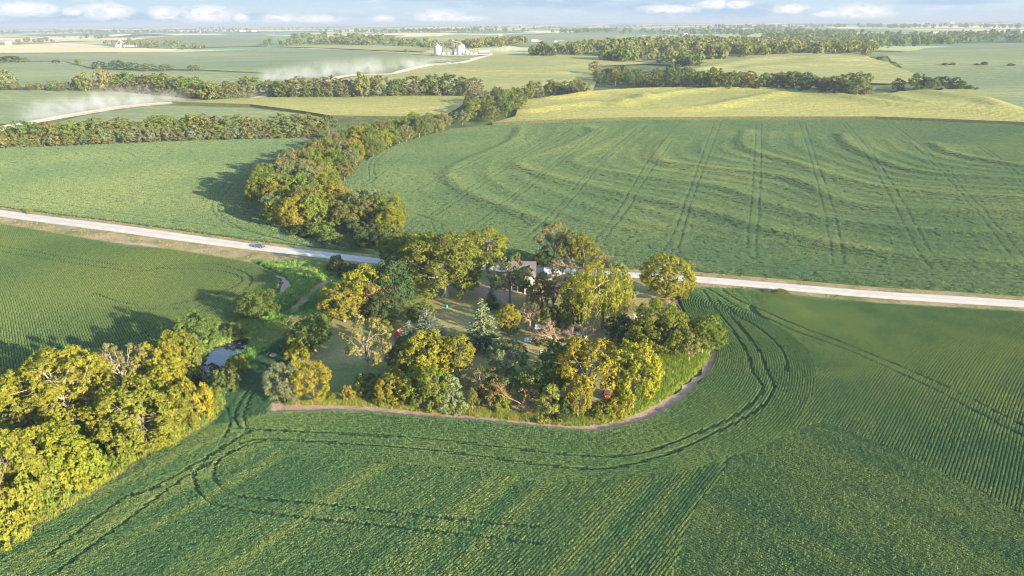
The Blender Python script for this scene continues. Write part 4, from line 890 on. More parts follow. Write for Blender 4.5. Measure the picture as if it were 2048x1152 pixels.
TINT = {'yellow': (0.228, 0.212, 0.032), 'gold': (0.215, 0.205, 0.036), 'lime': (0.165, 0.185, 0.035), 'green': (0.115, 0.148, 0.040), 'dark': (0.070, 0.102, 0.038), 'olive': (0.150, 0.158, 0.048),
        'silver': (0.164, 0.184, 0.090), 'pale': (0.197, 0.197, 0.070), 'peach': (0.221, 0.184, 0.082), 'tan': (0.193, 0.160, 0.082), 'blue': (0.123, 0.148, 0.111), 'rust': (0.221, 0.143, 0.082), 'grey': (0.131, 0.131, 0.070)}
BARK = {'grey': (0.20, 0.17, 0.13), 'pink': (0.42, 0.29, 0.22), 'brown': (0.13, 0.095, 0.07), 'pale': (0.40, 0.33, 0.24), 'rust': (0.30, 0.16, 0.09)}
KNAME = {'broad': 'broadleaf_tree', 'tall': 'tall_tree', 'sparse': 'sparse_tree', 'upswept': 'silvery_tree', 'weeping': 'weeping_tree', 'spruce': 'spruce_tree', 'cedar': 'cedar_tree', 'bush': 'bush', 'dead': 'dead_tree', 'bigbroad': 'broadleaf_tree', 'globe': 'broadleaf_tree', 'bigtall': 'tall_tree', 'far': 'broadleaf_tree', 'fartall': 'tall_tree', 'farbush': 'bush'}
KCAT = {'bush': 'bush', 'farbush': 'bush', 'spruce': 'conifer', 'cedar': 'conifer'}
def jitter(c, a=.12): return tuple(float(np.clip(v * (1 + random.uniform(-a, a)), 0.005, 1)) for v in c)
def plant(kind, x, y, z, W_, H_, tint, label, group=None, bark='grey', far=False, rot=None):
    cm_, tm, ph, pw, both = random.choice(PROTO[kind]); rot = random.uniform(0, 6.28) if rot is None else rot
    sc_ = (W_ / pw, W_ / pw, H_ / ph); cat = KCAT.get(kind, 'tree'); col = (*jitter(TINT[tint]), 1)
    if far:
        o = bpy.data.objects.new(KNAME[kind], both); C.objects.link(o); o.location = (x, y, z); o.rotation_euler = (0, 0, rot); o.scale = sc_; o.color = col
        return tag(o, label, cat, group)
    r = empty(KNAME[kind], (x, y, z), rot); r.scale = sc_
    c = bpy.data.objects.new('crown', cm_); C.objects.link(c); c.parent = r; c.color = col
    t = bpy.data.objects.new('trunk', tm); C.objects.link(t); t.parent = r; t.color = (*BARK[bark], 1)
    return tag(r, label, cat, group)
def tree(cx, top, bot, w, kind, tint, label, shift=None, bark='grey', group=None, wf=None):
    """cx/top/bot/w as seen in the photograph (2048 px wide); stands on the ground there at its real size"""
    p = UP1(cx, bot); z = float(H(p[:1], p[1:])[0]); d = proj([*p, z])[0, 2]; Wm = w * d / FPX
    back = (0.36 if kind in ('bush', 'upswept', 'cedar', 'broad') else 0.12) if shift is None else shift
    u_ = p / np.linalg.norm(p); p = p + u_ * Wm * back; z = float(H(p[:1], p[1:])[0]); Wm = w * proj([*p, z])[0, 2] / FPX
    lo, hi = 0.5, 40.0
    for _ in range(30):
        m = (lo + hi) / 2
        if proj([*p, z + m])[0, 1] > top: lo = m
        else: hi = m
        if Wm > 12.5 and kind in ('broad', 'tall'): kind = 'big' + kind
    return plant(kind, float(p[0]), float(p[1]), z, Wm * (wf or WF), lo * 1.03, tint, label, group, bark)
# farmstead ----------------------------------------------------------
T = tree; WF = 1.12
T(893, 476, 606, 132, 'broad', 'lime', 'largest broad yellow-green tree on the left of the farmstead lawn', .25, 'pale')
T(812, 473, 548, 92, 'broad', 'olive', 'spreading olive tree at the road behind the largest lawn tree')
T(975, 459, 545, 70, 'tall', 'gold', 'golden tree by the road left of the white-roofed shed')
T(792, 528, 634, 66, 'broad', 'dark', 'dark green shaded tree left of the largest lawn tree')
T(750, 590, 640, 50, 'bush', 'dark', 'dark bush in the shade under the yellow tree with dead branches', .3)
T(1019, 513, 614, 72, 'sparse', 'olive', 'thin bare-trunked tree standing in front of the white house', .05, 'brown')
T(1108, 444, 536, 52, 'sparse', 'peach', 'peach-tinted tall sparse tree behind the house', .1, 'pale')
T(1140, 464, 545, 54, 'tall', 'olive', 'olive green tall tree right of the peach-tinted tree')
T(1166, 472, 548, 50, 'tall', 'lime', 'yellow-green tall tree at the right end of the trees behind the house')
T(1086, 502, 546, 36, 'broad', 'dark', 'small dark round tree just right of the dark house roof')
T(1144, 508, 556, 74, 'dead', 'rust', 'pink bare branched dead tree behind the weeping tree', .1, 'pink')
T(1199, 506, 550, 34, 'broad', 'olive', 'olive tree beside the road right of the pink dead tree')
T(1234, 530, 606, 62, 'cedar', 'olive', 'dark olive cedar between the weeping tree and the round roadside tree', .2)
T(1333, 516, 600, 88, 'globe', 'yellow', 'round solitary tree at the road, far right of the farmstead', .1)
T(1187, 535, 672, 118, 'weeping', 'yellow', 'large weeping yellow-green tree in the middle right of the farmstead', .1, 'pale')
T(1106, 536, 640, 62, 'sparse', 'grey', 'open grey-green tree with bare twigs beside the white house', .1, 'pink')
T(1084, 560, 642, 54, 'sparse', 'olive', 'thin olive tree close against the right wall of the house', .1)
T(1235, 590, 660, 52, 'weeping', 'pale', 'pale drooping tree at the right side of the large weeping tree', .1)
T(1018, 614, 674, 44, 'tall', 'yellow', 'small yellow-green tree right of the lit spruce', .15)
T(1060, 606, 664, 38, 'sparse', 'tan', 'small tan half-dead tree with hanging branches behind the grey shed', .1, 'pink')
T(983, 580, 617, 24, 'spruce', 'dark', 'little dark green spruce sapling on the lawn before the house')
T(966, 606, 700, 60, 'spruce', 'silver', 'tall blue spruce lit orange at its front, centre of lawn')
T(856, 621, 684, 54, 'spruce', 'blue', 'larger of two rounded blue-grey spruces right of the red shed')
T(821, 644, 686, 40, 'spruce', 'blue', 'smaller blue-grey spruce touching the red shed')
T(738, 540, 640, 84, 'broad', 'yellow', 'yellow tree at the left edge of the farmstead, taller right half')
T(690, 576, 655, 82, 'broad', 'gold', 'golden rounded tree at the left edge of the farmstead, beside creek weeds')
T(728, 566, 640, 64, 'dead', 'rust', 'pinkish dead branches within the yellow tree at the left edge', .1, 'pink')
T(520, 583, 652, 66, 'broad', 'green', 'green bushy tree at the field tip beside the creek', .3)
T(632, 634, 712, 74, 'broad', 'green', 'large green tree at the left front corner of the lawn', .3, wf=0.9)
T(598, 660, 728, 56, 'bush', 'green', 'green bush in front of the large tree at the left corner', wf=0.9)
T(600, 688, 738, 50, 'bush', 'yellow', 'yellow-lit bush above the pale silvery bushes at the left corner', .3, wf=0.9)
T(572, 730, 818, 74, 'upswept', 'silver', 'pale silvery bush at the outer left corner of the farmstead', wf=0.9)
T(632, 729, 814, 62, 'upswept', 'yellow', 'rounded golden bush beside the pale silvery corner bush')
T(738, 640, 768, 84, 'sparse', 'pale', 'wispy pale yellow tree with thin trunks left of the red shed', .05)
T(766, 638, 700, 36, 'sparse', 'yellow', 'pale yellow leafy tree just left of the red shed roof', .1)
T(815, 684, 748, 66, 'broad', 'green', 'green tree below the two blue-grey spruces')
T(862, 668, 770, 92, 'broad', 'gold', 'orange-gold tree in the front middle clump', .2, 'pink')
T(920, 674, 768, 56, 'tall', 'yellow', 'yellow tree with visible trunk below the orange-lit spruce', .1)
T(744, 752, 800, 54, 'bush', 'green', 'green bush at the front margin, left of the middle clump')
T(788, 750, 818, 50, 'upswept', 'yellow', 'pale yellow upswept tree at the front of the middle clump')
T(828, 742, 820, 56, 'broad', 'lime', 'yellow-green tree at the front of the middle clump')
T(872, 738, 826, 54, 'tall', 'lime', 'slim yellow-green tree at the right front of the middle clump')
T(907, 757, 832, 52, 'cedar', 'silver', 'pale conical evergreen at the front margin')
T(945, 778, 824, 18, 'tall', 'lime', 'slender sapling right of the pale conical evergreen')
T(698, 774, 806, 28, 'bush', 'yellow', 'small yellow shrub at the front margin, left of the middle clump')
T(662, 786, 806, 22, 'bush', 'lime', 'tiny lime shrub between the golden bush and the yellow shrub')
T(1013, 684, 766, 70, 'tall', 'silver', 'lone grey-green tree with leaning trunk on the open lawn', .1)
T(962, 738, 800, 66, 'sparse', 'olive', 'open olive tree with twiggy crown near the front middle', .1)
T(1003, 784, 826, 38, 'bush', 'lime', 'round lime bush at the front margin right of the middle')
T(1045, 770, 832, 54, 'dead', 'rust', 'rusty brown dead bush at the front margin', .1, 'rust')
T(1020, 745, 800, 60, 'sparse', 'green', 'loose green tree behind the rusty dead bush', .1)
T(1101, 772, 846, 54, 'cedar', 'lime', 'dark green cedar at the front margin')
T(1130, 686, 775, 86, 'broad', 'green', 'green tree left of the big pale-trunked tree in front')
T(1176, 684, 814, 112, 'tall', 'yellow', 'big pale-trunked yellow tree left of the red utility vehicle', .03, 'pale')
T(1155, 756, 846, 48, 'broad', 'yellow', 'yellow-green tree at the front margin below the pale-trunked tree')
T(1264, 690, 832, 86, 'broad', 'yellow', 'tall yellow tree right of the red utility vehicle', .25)
T(1206, 806, 842, 46, 'bush', 'lime', 'lime shrub at the front margin below the red utility vehicle', .3)
T(1236, 790, 838, 40, 'bush', 'yellow', 'yellow shrub at the front margin, right below the red utility vehicle', .3)
T(1130, 800, 846, 34, 'bush', 'dark', 'dark shrub between the cedar and the yellow-green margin tree', .3)
T(1268, 652, 716, 54, 'cedar', 'yellow', 'yellow-lit pointed cedar above the tall yellow tree')
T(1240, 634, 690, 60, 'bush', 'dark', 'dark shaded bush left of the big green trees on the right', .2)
T(1320, 618, 726, 104, 'broad', 'lime', 'biggest green tree at the right side of the farmstead')
T(1290, 640, 710, 56, 'broad', 'green', 'green tree tucked left of the biggest right-hand tree')
T(1402, 636, 722, 70, 'broad', 'lime', 'yellow-green tree at the far right corner of the farmstead')
T(1376, 670, 728, 42, 'sparse', 'peach', 'small peach twiggy tree between the two right corner trees', .1, 'pink')
T(1120, 643, 704, 56, 'dead', 'tan', 'pinkish bare branched tree left of the other pink one', .1, 'pink')
T(1172, 648, 700, 44, 'dead', 'tan', 'smaller pinkish bare tree right of the derelict grey car', .1, 'pink')
T(1098, 612, 660, 46, 'bush', 'olive', 'olive bush behind the grey shed and pink bare trees', .2)
T(1130, 604, 662, 50, 'bush', 'green', 'green bush beneath the left side of the weeping tree', .2)
T(1088, 660, 690, 36, 'bush', 'dark', 'dark bush in front of the small grey shed', .2)
T(1310, 596, 632, 26, 'bush', 'lime', 'low lime bush beside the lawn fence at the right', .3)
T(673, 512, 549, 30, 'bush', 'dark', 'small dark tree at the roadside above the creek weeds', .1)
T(700, 528, 560, 38, 'bush', 'dark', 'dark bush right of the small roadside tree')
T(1020, 640, 668, 30, 'bush', 'dark', 'dark low bush at the foot of the small yellow-green tree', .2)
T(1054, 546, 606, 36, 'sparse', 'olive', 'thin olive tree at the front corner of the farmhouse', .05)
T(1068, 582, 602, 22, 'bush', 'olive', 'olive shrub at the foot of the house wall', .2)
T(1362, 575, 600, 22, 'bush', 'lime', 'small lime bush at the foot of the round roadside tree', .2)
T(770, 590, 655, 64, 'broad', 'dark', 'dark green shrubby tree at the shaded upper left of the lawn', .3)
T(845, 606, 642, 46, 'bush', 'green', 'green shrub thicket below the largest lawn tree', .2)
T(775, 770, 815, 44, 'bush', 'lime', 'lime shrub at the margin below the pale yellow upswept tree', .3)
T(850, 770, 826, 50, 'bush', 'green', 'green shrub at the margin under the middle clump', .3)
T(830, 700, 780, 70, 'broad', 'lime', 'yellow-green tree inside the front middle clump', .2)
T(890, 680, 745, 60, 'broad', 'olive', 'olive tree between the orange-gold tree and the yellow trunk tree', .2)
T(985, 770, 822, 50, 'bush', 'olive', 'olive bush at the margin left of the round lime bush', .3)
T(1062, 740, 812, 60, 'broad', 'olive', 'olive tree behind the rusty dead bush, left of the front cedar', .25)
T(1105, 720, 800, 64, 'broad', 'green', 'green tree behind the dark front cedar', .25)
T(1345, 640, 724, 66, 'broad', 'green', 'green tree between the biggest right-hand tree and the corner tree', .25)
T(1160, 560, 650, 80, 'weeping', 'lime', 'yellow-green weeping tree on the left side of the larger weeping one', .1)
T(1205, 580, 660, 70, 'weeping', 'lime', 'yellow-green drooping crown low at the front of the weeping trees', .1)
T(850, 474, 560, 70, 'broad', 'lime', 'yellow-green tree wedged between the olive road tree and the largest lawn tree', .2)
T(930, 500, 590, 60, 'broad', 'lime', 'yellow-green tree on the right flank of the largest lawn tree', .2)
WF = 1.02
T(70, 772, 880, 90, 'broad', 'yellow', 'golden tree left of the tallest golden creek tree, behind it', .3)
T(190, 720, 830, 80, 'broad', 'yellow', 'golden crown behind the right side of the tallest creek tree', .3)
T(240, 790, 900, 80, 'broad', 'yellow', 'golden tree between the tallest creek tree and the big round one', .3)
T(345, 735, 840, 84, 'broad', 'yellow', 'golden tree above the lime upswept bush beside the pond', .3)
T(75, 870, 1010, 100, 'broad', 'yellow', 'golden tree just right of the bottom left corner tree', .3)
T(150, 925, 1000, 80, 'bush', 'yellow', 'golden bush on the soybean edge left of the tiny creek pool', .3)
T(20, 1010, 1100, 80, 'bush', 'yellow', 'golden bush at the very bottom left corner', .3)
T(262, 860, 930, 64, 'bush', 'lime', 'lime bush at the soybean edge below the big round golden tree', .3)
T(345, 835, 892, 60, 'bush', 'yellow', 'golden bush at the soybean edge right of the big round golden tree', .3)
# creek trees, lower left ---------------------------------------------
GR = 'golden trees along the creek, lower left'
T(12, 756, 880, 74, 'tall', 'lime', 'yellow-green tree cut by the left picture edge, above the golden creek trees', .1, 'pink')
T(22, 790, 860, 60, 'dead', 'tan', 'pinkish bare tree at the left picture edge', .1, 'pink')
T(150, 708, 872, 168, 'tall', 'yellow', 'tallest golden tree of the creek, with pale trunk', .05, 'pale')
T(108, 740, 862, 88, 'tall', 'lime', 'yellow-green tree at the left flank of the tallest golden creek tree', .05)
T(214, 736, 850, 62, 'tall', 'gold', 'golden tree at the right flank of the tallest creek tree', .1)
T(258, 692, 804, 84, 'sparse', 'peach', 'tan thin-leaved tree in the middle of the creek trees', .1, 'pale')
T(332, 688, 798, 86, 'broad', 'yellow', 'bright golden tree right of the tan creek tree', .2)
T(366, 664, 772, 76, 'broad', 'lime', 'yellow-green tree left of the dark pond')
T(400, 625, 722, 82, 'broad', 'green', 'green tree at the upper left of the pond, last of the creek trees', .2)
T(385, 690, 760, 46, 'bush', 'olive', 'olive bush at the pond edge under the creek trees', .2)
T(300, 774, 918, 150, 'broad', 'yellow', 'big round golden tree at the soybean edge below the pond', .32)
T(372, 780, 880, 70, 'upswept', 'lime', 'lime upswept bush right of the big round golden tree')
T(404, 772, 862, 60, 'bush', 'yellow', 'yellow bush at the narrow end of the creek trees')
T(205, 770, 868, 50, 'dead', 'tan', 'bare twiggy tree behind the golden creek trees', .1, 'pink')
T(122, 858, 996, 128, 'broad', 'yellow', 'golden tree in the lower left, above the tiny creek pool', .3)
T(178, 900, 985, 70, 'bush', 'yellow', 'yellow bush left of the tiny creek pool')
T(40, 884, 1094, 140, 'globe', 'yellow', 'big golden tree in the bottom left corner', .3)
T(-8, 930, 1098, 84, 'globe', 'yellow', 'golden tree cut off at the bottom left corner', .3)
T(20, 850, 960, 80, 'broad', 'lime', 'yellow-green tree at the left edge behind the corner tree', .2)
T(100, 940, 1040, 84, 'bush', 'lime', 'yellow-green bush at the soybean edge in the lower left', .3)
T(65, 815, 905, 70, 'broad', 'olive', 'olive tree in shade behind the lower left golden trees', .2)
T(232, 905, 945, 52, 'bush', 'lime', 'lime shrub right of the tiny creek pool', .3)
T(455, 740, 790, 50, 'bush', 'green', 'green bush at the lower shore of the pond', .3)
T(478, 715, 752, 44, 'bush', 'lime', 'small lime bush at the right shore of the pond', .3)
T(430, 780, 830, 44, 'bush', 'lime', 'lime bush where the creek trees meet the narrow field strip', .3)
T(470, 648, 682, 40, 'bush', 'green', 'green bush on the far shore of the pond', .3)
# gully and tree belts -------------------------------------------------
ORD = ['first', 'second', 'third', 'fourth', 'fifth', 'sixth', 'seventh', 'eighth', 'ninth', 'tenth', 'eleventh', 'twelfth', 'thirteenth', 'fourteenth', 'fifteenth', 'sixteenth', 'seventeenth', 'eighteenth', 'nineteenth', 'twentieth']
def ordn(k):
    if k >= 100: return 'hundred-and-' + ordn(k - 100)
    if k < 20: return ORD[k]
    if k == 99: return 'hundredth'
    tens = ['twenty', 'thirty', 'forty', 'fifty', 'sixty', 'seventy', 'eighty', 'ninety'][(k + 1) // 10 - 2]
    u_ = (k + 1) % 10
    return f'{tens}-{ORD[u_ - 1]}' if u_ else {20: 'twentieth', 30: 'thirtieth', 40: 'fortieth', 50: 'fiftieth', 60: 'sixtieth', 70: 'seventieth', 80: 'eightieth', 90: 'ninetieth'}[k + 1]
CW = {'yellow': 'golden', 'gold': 'golden', 'lime': 'yellow-green', 'green': 'green', 'dark': 'dark green', 'olive': 'olive', 'silver': 'silvery', 'pale': 'pale', 'peach': 'peach', 'tan': 'tan', 'blue': 'blue-grey', 'rust': 'rusty', 'grey': 'grey-green'}
def belt(items, where, group, far=True):
    """items: (kind, x, y, W, H, tint); labelled in order from the left"""
    items.sort(key=lambda q: proj([q[1], q[2], 10])[0, 0])
    for k, (kind, x, y, W_, H_, tint) in enumerate(items):
        z = float(H(np.array([x]), np.array([y]))[0]); n_ = 'bush' if 'bush' in kind else 'tree'
        plant(kind, x, y, z, W_, H_, tint, f'{CW[tint]} {n_}, {ordn(k)} from the left {where}', group, far=far)
def poisson(PW, dmin, tries=4000):
    P = np.asarray(PW); pts = []
    xs = rng.uniform(P[:, 0].min(), P[:, 0].max(), tries); ys = rng.uniform(P[:, 1].min(), P[:, 1].max(), tries); k = inpoly(xs, ys, P)
    for x, y in zip(xs[k], ys[k]):
        if all((x - a) ** 2 + (y - b) ** 2 > dmin * dmin for a, b in pts): pts.append((x, y))
    return pts
GULLYP = [(905, 259), (800, 288), (722, 328), (692, 364), (640, 388), (700, 420), (790, 448), (818, 474), (795, 497), (690, 497), (600, 474), (530, 440), (515, 412), (540, 376), (600, 335), (680, 296), (770, 270), (860, 256)]
it = []
for (x, y) in poisson(px2w(GULLYP, curve=False), 7.6):
    pr = proj([x, y, 0])[0]; near = pr[1] > 370
    edge = pr[1] > 470
    tint = random.choices(['lime', 'olive', 'green', 'yellow', 'silver', 'pale'], [4, 3.5, 2, 2.5 if near else 1.5, 3.5, 2.2])[0]
    kind = random.choices(['broad', 'upswept', 'bigbroad'], [5, 2.5, 2])[0]; Hh = random.uniform(10, 15.5)
    if edge: kind, Hh, tint = 'bush', random.uniform(4, 6.5), random.choice(['dark', 'green', 'green'])
    it.append((kind, x, y, random.uniform(9.5, 13) * (0.8 if edge else 1), Hh, tint))
belt(it, 'in the wooded gully above the road', 'trees in the wooded gully', far=False)
def line_pts(base, sp, jit):
    Wp = U(*catmull(base, 5).T); s = np.concatenate([[0], np.cumsum(np.hypot(*np.diff(Wp, axis=0).T))]); t = np.arange(sp / 2, s[-1], sp) + rng.uniform(-.3, .3, len(np.arange(sp / 2, s[-1], sp))) * sp
    x, y = np.interp(t, s, Wp[:, 0]), np.interp(t, s, Wp[:, 1]); tg = Wp[-1] - Wp[0]; back = np.stack([x, y], 1) / np.hypot(x, y)[:, None]
    return np.stack([x, y], 1), back
def mkbelt(base, sp, rows, hs, kinds, tints, where, group):
    it = []
    for q, (dep, h0, h1, kd) in enumerate(rows):
        P, B = line_pts(base, sp, 0)
        for p, b in zip(P, B):
            p = p + b * (dep + random.uniform(-1.5, 1.5)); hh = random.uniform(h0, h1); it.append((random.choice(kd), p[0], p[1], hh * random.uniform(.9, 1.2) if hh > 8 else hh * 1.4, hh, random.choice(tints[q] if isinstance(tints[0], list) else tints)))
    P, B = line_pts(base, sp * 1.15, 0)
    for p, b in zip(P, B):
        hh = random.uniform(3.5, 6.5); p = p + b * random.uniform(-.5, 2.5); it.append(('farbush', p[0], p[1], hh * random.uniform(1.5, 2.0), hh, random.choice(tints[0] if isinstance(tints[0], list) else tints)))
    belt(it, where, group)
mkbelt([(-30, 297), (0, 296), (100, 293), (200, 289), (300, 284), (400, 281), (500, 279), (600, 276), (660, 273)], 8.2, [(4, 7, 11, ['far', 'farbush', 'farbush']), (12, 12, 17, ['far', 'far', 'fartall'])], None, None,
       [['silver', 'olive', 'pale', 'silver'], ['olive', 'green', 'lime', 'olive']], 'in the belt beyond the left field', 'trees in the belt beyond the left field')
mkbelt([(-30, 180), (0, 180), (100, 182), (180, 183), (240, 183)], 13, [(6, 8, 14, ['far', 'farbush'])], None, None, ['olive', 'green', 'dark', 'olive'], 'in the second tree belt, left part', 'trees in the second belt, left part')
mkbelt([(235, 184), (300, 189), (380, 196), (430, 201), (480, 198), (508, 192)], 11, [(5, 11, 16, ['far', 'farbush']), (16, 15, 21, ['far', 'fartall'])], None, None, [['olive', 'silver', 'olive'], ['lime', 'olive', 'green']], 'in the second tree belt, where dust drifts', 'trees in the second belt by the dust')
mkbelt([(535, 194), (600, 198), (700, 198), (800, 195), (900, 195), (960, 197)], 12, [(5, 11, 16, ['far', 'far', 'farbush']), (17, 15, 22, ['far', 'fartall'])], None, None, [['olive', 'silver', 'green'], ['olive', 'green', 'dark', 'olive']], 'in the second tree belt, middle part', 'trees in the second belt, middle part')
it = [(random.choice(['far', 'far', 'farbush']), x, y, random.uniform(10, 14), random.uniform(10, 15), random.choice(['olive', 'green', 'lime', 'olive', 'silver'])) for x, y in poisson(px2w([(918, 251), (1000, 246), (1032, 226), (1052, 207), (1060, 197), (990, 198), (940, 212), (935, 235)], curve=False), 13)]
belt(it, 'in the clump beside the corn hill', 'trees in the clump beside the corn hill')
mkbelt([(1060, 196), (1090, 193), (1120, 192), (1160, 187), (1178, 186)], 17, [(4, 10, 17, ['far', 'farbush'])], None, None, ['olive', 'silver', 'pale'], 'in the short row left of the corn crest', 'trees in the short row by the corn crest')
it = [(random.choice(['far', 'far', 'farbush']), x, y, random.uniform(12, 17), random.uniform(10, 17), random.choice(['olive', 'green', 'dark', 'olive'])) for x, y in poisson(px2w([(1190, 160), (1215, 172), (1300, 177), (1400, 177), (1412, 160), (1350, 152), (1250, 155)], curve=False), 17)]
belt(it, 'in the dark grove behind the corn crest', 'trees in the grove around the far pond')
mkbelt([(1420, 179), (1500, 180), (1550, 181), (1620, 184), (1680, 190), (1720, 193), (1745, 193)], 15, [(6, 12, 17, ['far', 'far', 'farbush']), (20, 14, 19, ['far', 'fartall'])], None, None, [['green', 'olive', 'dark'], ['olive', 'olive', 'green']], 'in the tree row along the corn crest', 'trees in the row along the corn crest')
mkbelt([(1775, 183), (1830, 182), (1880, 182), (1938, 182)], 15, [(6, 11, 16, ['far', 'far', 'farbush'])], None, None, ['olive', 'green', 'dark'], 'at the right end of the crest row', 'trees at the right end of the crest row')
def single(cx, top, bot, w, kind, tint, label, group=None):
    p = UP1(cx, bot); z = float(H(p[:1], p[1:])[0]); d = proj([*p, z])[0, 2]
    return plant(kind, float(p[0]), float(p[1]), z, w * d / FPX, (bot - top) * d / FPX * 1.03, tint, label, group, far=True)
single(1713, 158, 194, 50, 'far', 'pale', 'large pale rounded tree standing forward of the crest row')
single(17, 142, 178, 34, 'far', 'pale', 'tall pale tree at the left edge of the second tree belt')
single(210, 138, 182, 34, 'far', 'pale', 'tallest pale tree standing above the second tree belt')
single(172, 148, 183, 30, 'far', 'pale', 'tall pale tree just left of the tallest pale one')
single(726, 148, 197, 30, 'far', 'pale', 'tall pale tree rising above the middle tree belt')
single(1190, 124, 150, 26, 'far', 'tan', 'tan tree left of the bright distant pond')
single(1165, 162, 188, 26, 'far', 'pale', 'pale tree at the left tip of the corn hill')
single(1110, 166, 192, 40, 'far', 'olive', 'round olive tree left of the corn hill tip')
for k, (x, t, b, w) in enumerate([(22, 113, 125, 38), (48, 116, 125, 18), (112, 120, 127, 12), (157, 119, 130, 12), (200, 124, 138, 28), (235, 122, 140, 24), (262, 126, 141, 30), (295, 128, 143, 34), (330, 130, 143, 34), (388, 131, 143, 20)]):
    single(x, t, b, w, 'farbush' if k < 4 else 'far', random.choice(['dark', 'olive']), f'small dark {"bush" if k < 4 else "tree"}, {ordn(k)} from the left along the far grassy waterway', 'trees along the far waterway')
for k, (x, t, b, w) in enumerate([(1890, 126, 131, 14), (1904, 125, 131, 10), (1953, 127, 131, 9), (1968, 124, 131, 13), (2022, 127, 132, 13), (1758, 114, 121, 12)]):
    single(x, t, b, w, 'farbush', 'dark', f'tiny dark bush, {ordn(k)} in the far right field', 'bushes in the far right field')
single(812, 99, 107, 8, 'far', 'olive', 'lone little tree on the green field left of the grain bins')
single(880, 96, 108, 10, 'farbush', 'dark', 'dark bush just left of the grain bins')
# far woods that read as one mass ---------------------------------------
def wood(name, poly, n, h0, h1, tints, label):
    PW = px2w(poly, curve=False); x, y = in_pts(PW, n); P = PROTO['far'] + PROTO['farbush']; V, F, A, o = [], [], [], 0
    for a, b in zip(x, y):
        g = rng; hh = g.uniform(h0, h1); w = hh * g.uniform(.8, 1.1); m = 60; d = unit(g.normal(size=(m, 3)) + np.array([0, 0, .35])); c = d * np.array([w / 2, w / 2, hh * .5]) * g.uniform(.75, 1.05, (m, 1)) + np.array([a, b, float(H(np.array([a]), np.array([b]))[0]) + hh * .5])
        v, f, q = leafquads(c, d + g.normal(0, .45, (m, 3)), hh * .16, .8); V.append(v); F.append(f + o); A.append(np.clip(q * .5 + g.random() * .5, 0, 1)); o += len(v)
    me = npmesh(name, np.vstack(V), np.vstack(F), {'lv': np.concatenate(A)}); me.materials.append(M['leaf']); ob = bpy.data.objects.new(name, me); C.objects.link(ob); ob.color = (*TINT[tints], 1)
    return tag(ob, label, 'woodland', kind='stuff')
wood('woodland', [(1060, 106), (1120, 111), (1200, 114), (1280, 119), (1330, 130), (1390, 122), (1480, 118), (1600, 107), (1740, 112), (1752, 98), (1640, 88), (1480, 85), (1380, 90), (1250, 92), (1150, 97), (1120, 101)], 620, 12, 19, 'olive', 'broad hazy woodland behind the pale corn hill')
wood('woodland', [(515, 94), (560, 93), (640, 89), (700, 90), (760, 92), (860, 96), (900, 100), (1000, 96), (1060, 88), (1040, 80), (980, 86), (900, 92), (840, 88), (780, 78), (700, 74), (660, 78), (720, 84), (600, 84), (540, 86)], 330, 10, 16, 'olive', 'band of hazy trees behind the grain bins')
wood('woodland', [(22, 90), (60, 92), (110, 88), (110, 80), (60, 78), (30, 82)], 45, 10, 16, 'olive', 'grove at the distant farm near the left edge')
wood('woodland', [(195, 94), (260, 95), (330, 99), (360, 98), (358, 90), (280, 86), (200, 87)], 60, 10, 17, 'olive', 'shelter trees around the distant white elevator farm')
wood('woodland', [(362, 100), (410, 99), (408, 95), (370, 95)], 14, 8, 12, 'olive', 'small dark copse right of the elevator farm')
wood('woodland', [(1750, 98), (1850, 92), (1960, 85), (2120, 82), (2120, 74), (1960, 72), (1800, 72), (1650, 70), (1520, 74), (1560, 80), (1650, 80), (1700, 88)], 420, 12, 18, 'green', 'dark hazy forest near the right horizon')
wood('woodland', [(1100, 66), (1200, 66), (1350, 70), (1500, 72), (1640, 66), (1560, 62), (1350, 63), (1240, 62), (1130, 62)], 300, 13, 20, 'green', 'long dark woodland near the horizon, right of center')
wood('woodland', [(640, 68), (760, 66), (900, 66), (1060, 65), (1060, 62), (900, 61), (760, 62), (640, 64)], 190, 13, 20, 'green', 'dark hazy tree band near the horizon in the middle')
wood('woodland', [(-60, 70), (120, 68), (300, 67), (520, 66), (520, 62), (300, 62), (100, 63), (-60, 65)], 200, 13, 20, 'green', 'dark hazy tree band near the left horizon')
wood('woodland', [(1380, 60), (1600, 56), (1850, 56), (2120, 58), (2120, 54), (1850, 52), (1600, 53), (1400, 56)], 220, 15, 24, 'green', 'faint far forest under the right horizon')
wood('woodland', [(20, 58), (160, 57), (300, 59), (280, 62), (120, 61)], 60, 11, 18, 'green', 'faint woods below the left horizon')
wood('woodland', [(380, 57), (560, 56), (700, 57), (650, 60), (450, 60)], 80, 11, 18, 'green', 'faint woods below the middle left horizon')
wood('woodland', [(860, 56), (1000, 55), (1160, 56), (1100, 59), (900, 59)], 80, 11, 18, 'green', 'faint woods below the middle horizon')
wood('woodland', [(1180, 52), (1330, 52), (1420, 54), (1300, 56)], 60, 11, 18, 'green', 'faint woods below the horizon right of the middle')
wood('woodland', [(100, 76), (190, 75), (300, 75), (250, 77), (140, 78)], 30, 11, 18, 'green', 'thin tree line behind the far left fields')
wood('woodland', [(560, 76), (620, 74), (660, 75), (620, 78)], 20, 11, 18, 'green', 'small copse beyond the hazy green field on the left')
wood('woodland', [(1290, 82), (1370, 80), (1460, 84), (1380, 86)], 26, 11, 18, 'green', 'tree clump at the edge of the tan hill field')
wood('woodland', [(1540, 67), (1660, 66), (1760, 68), (1660, 71)], 60, 11, 18, 'green', 'hazy wood between the two far forests on the right')
wood('woodland', [(1900, 66), (2000, 64), (2120, 65), (2120, 69), (1980, 69)], 60, 11, 18, 'green', 'hazy wood at the far right edge below the horizon')
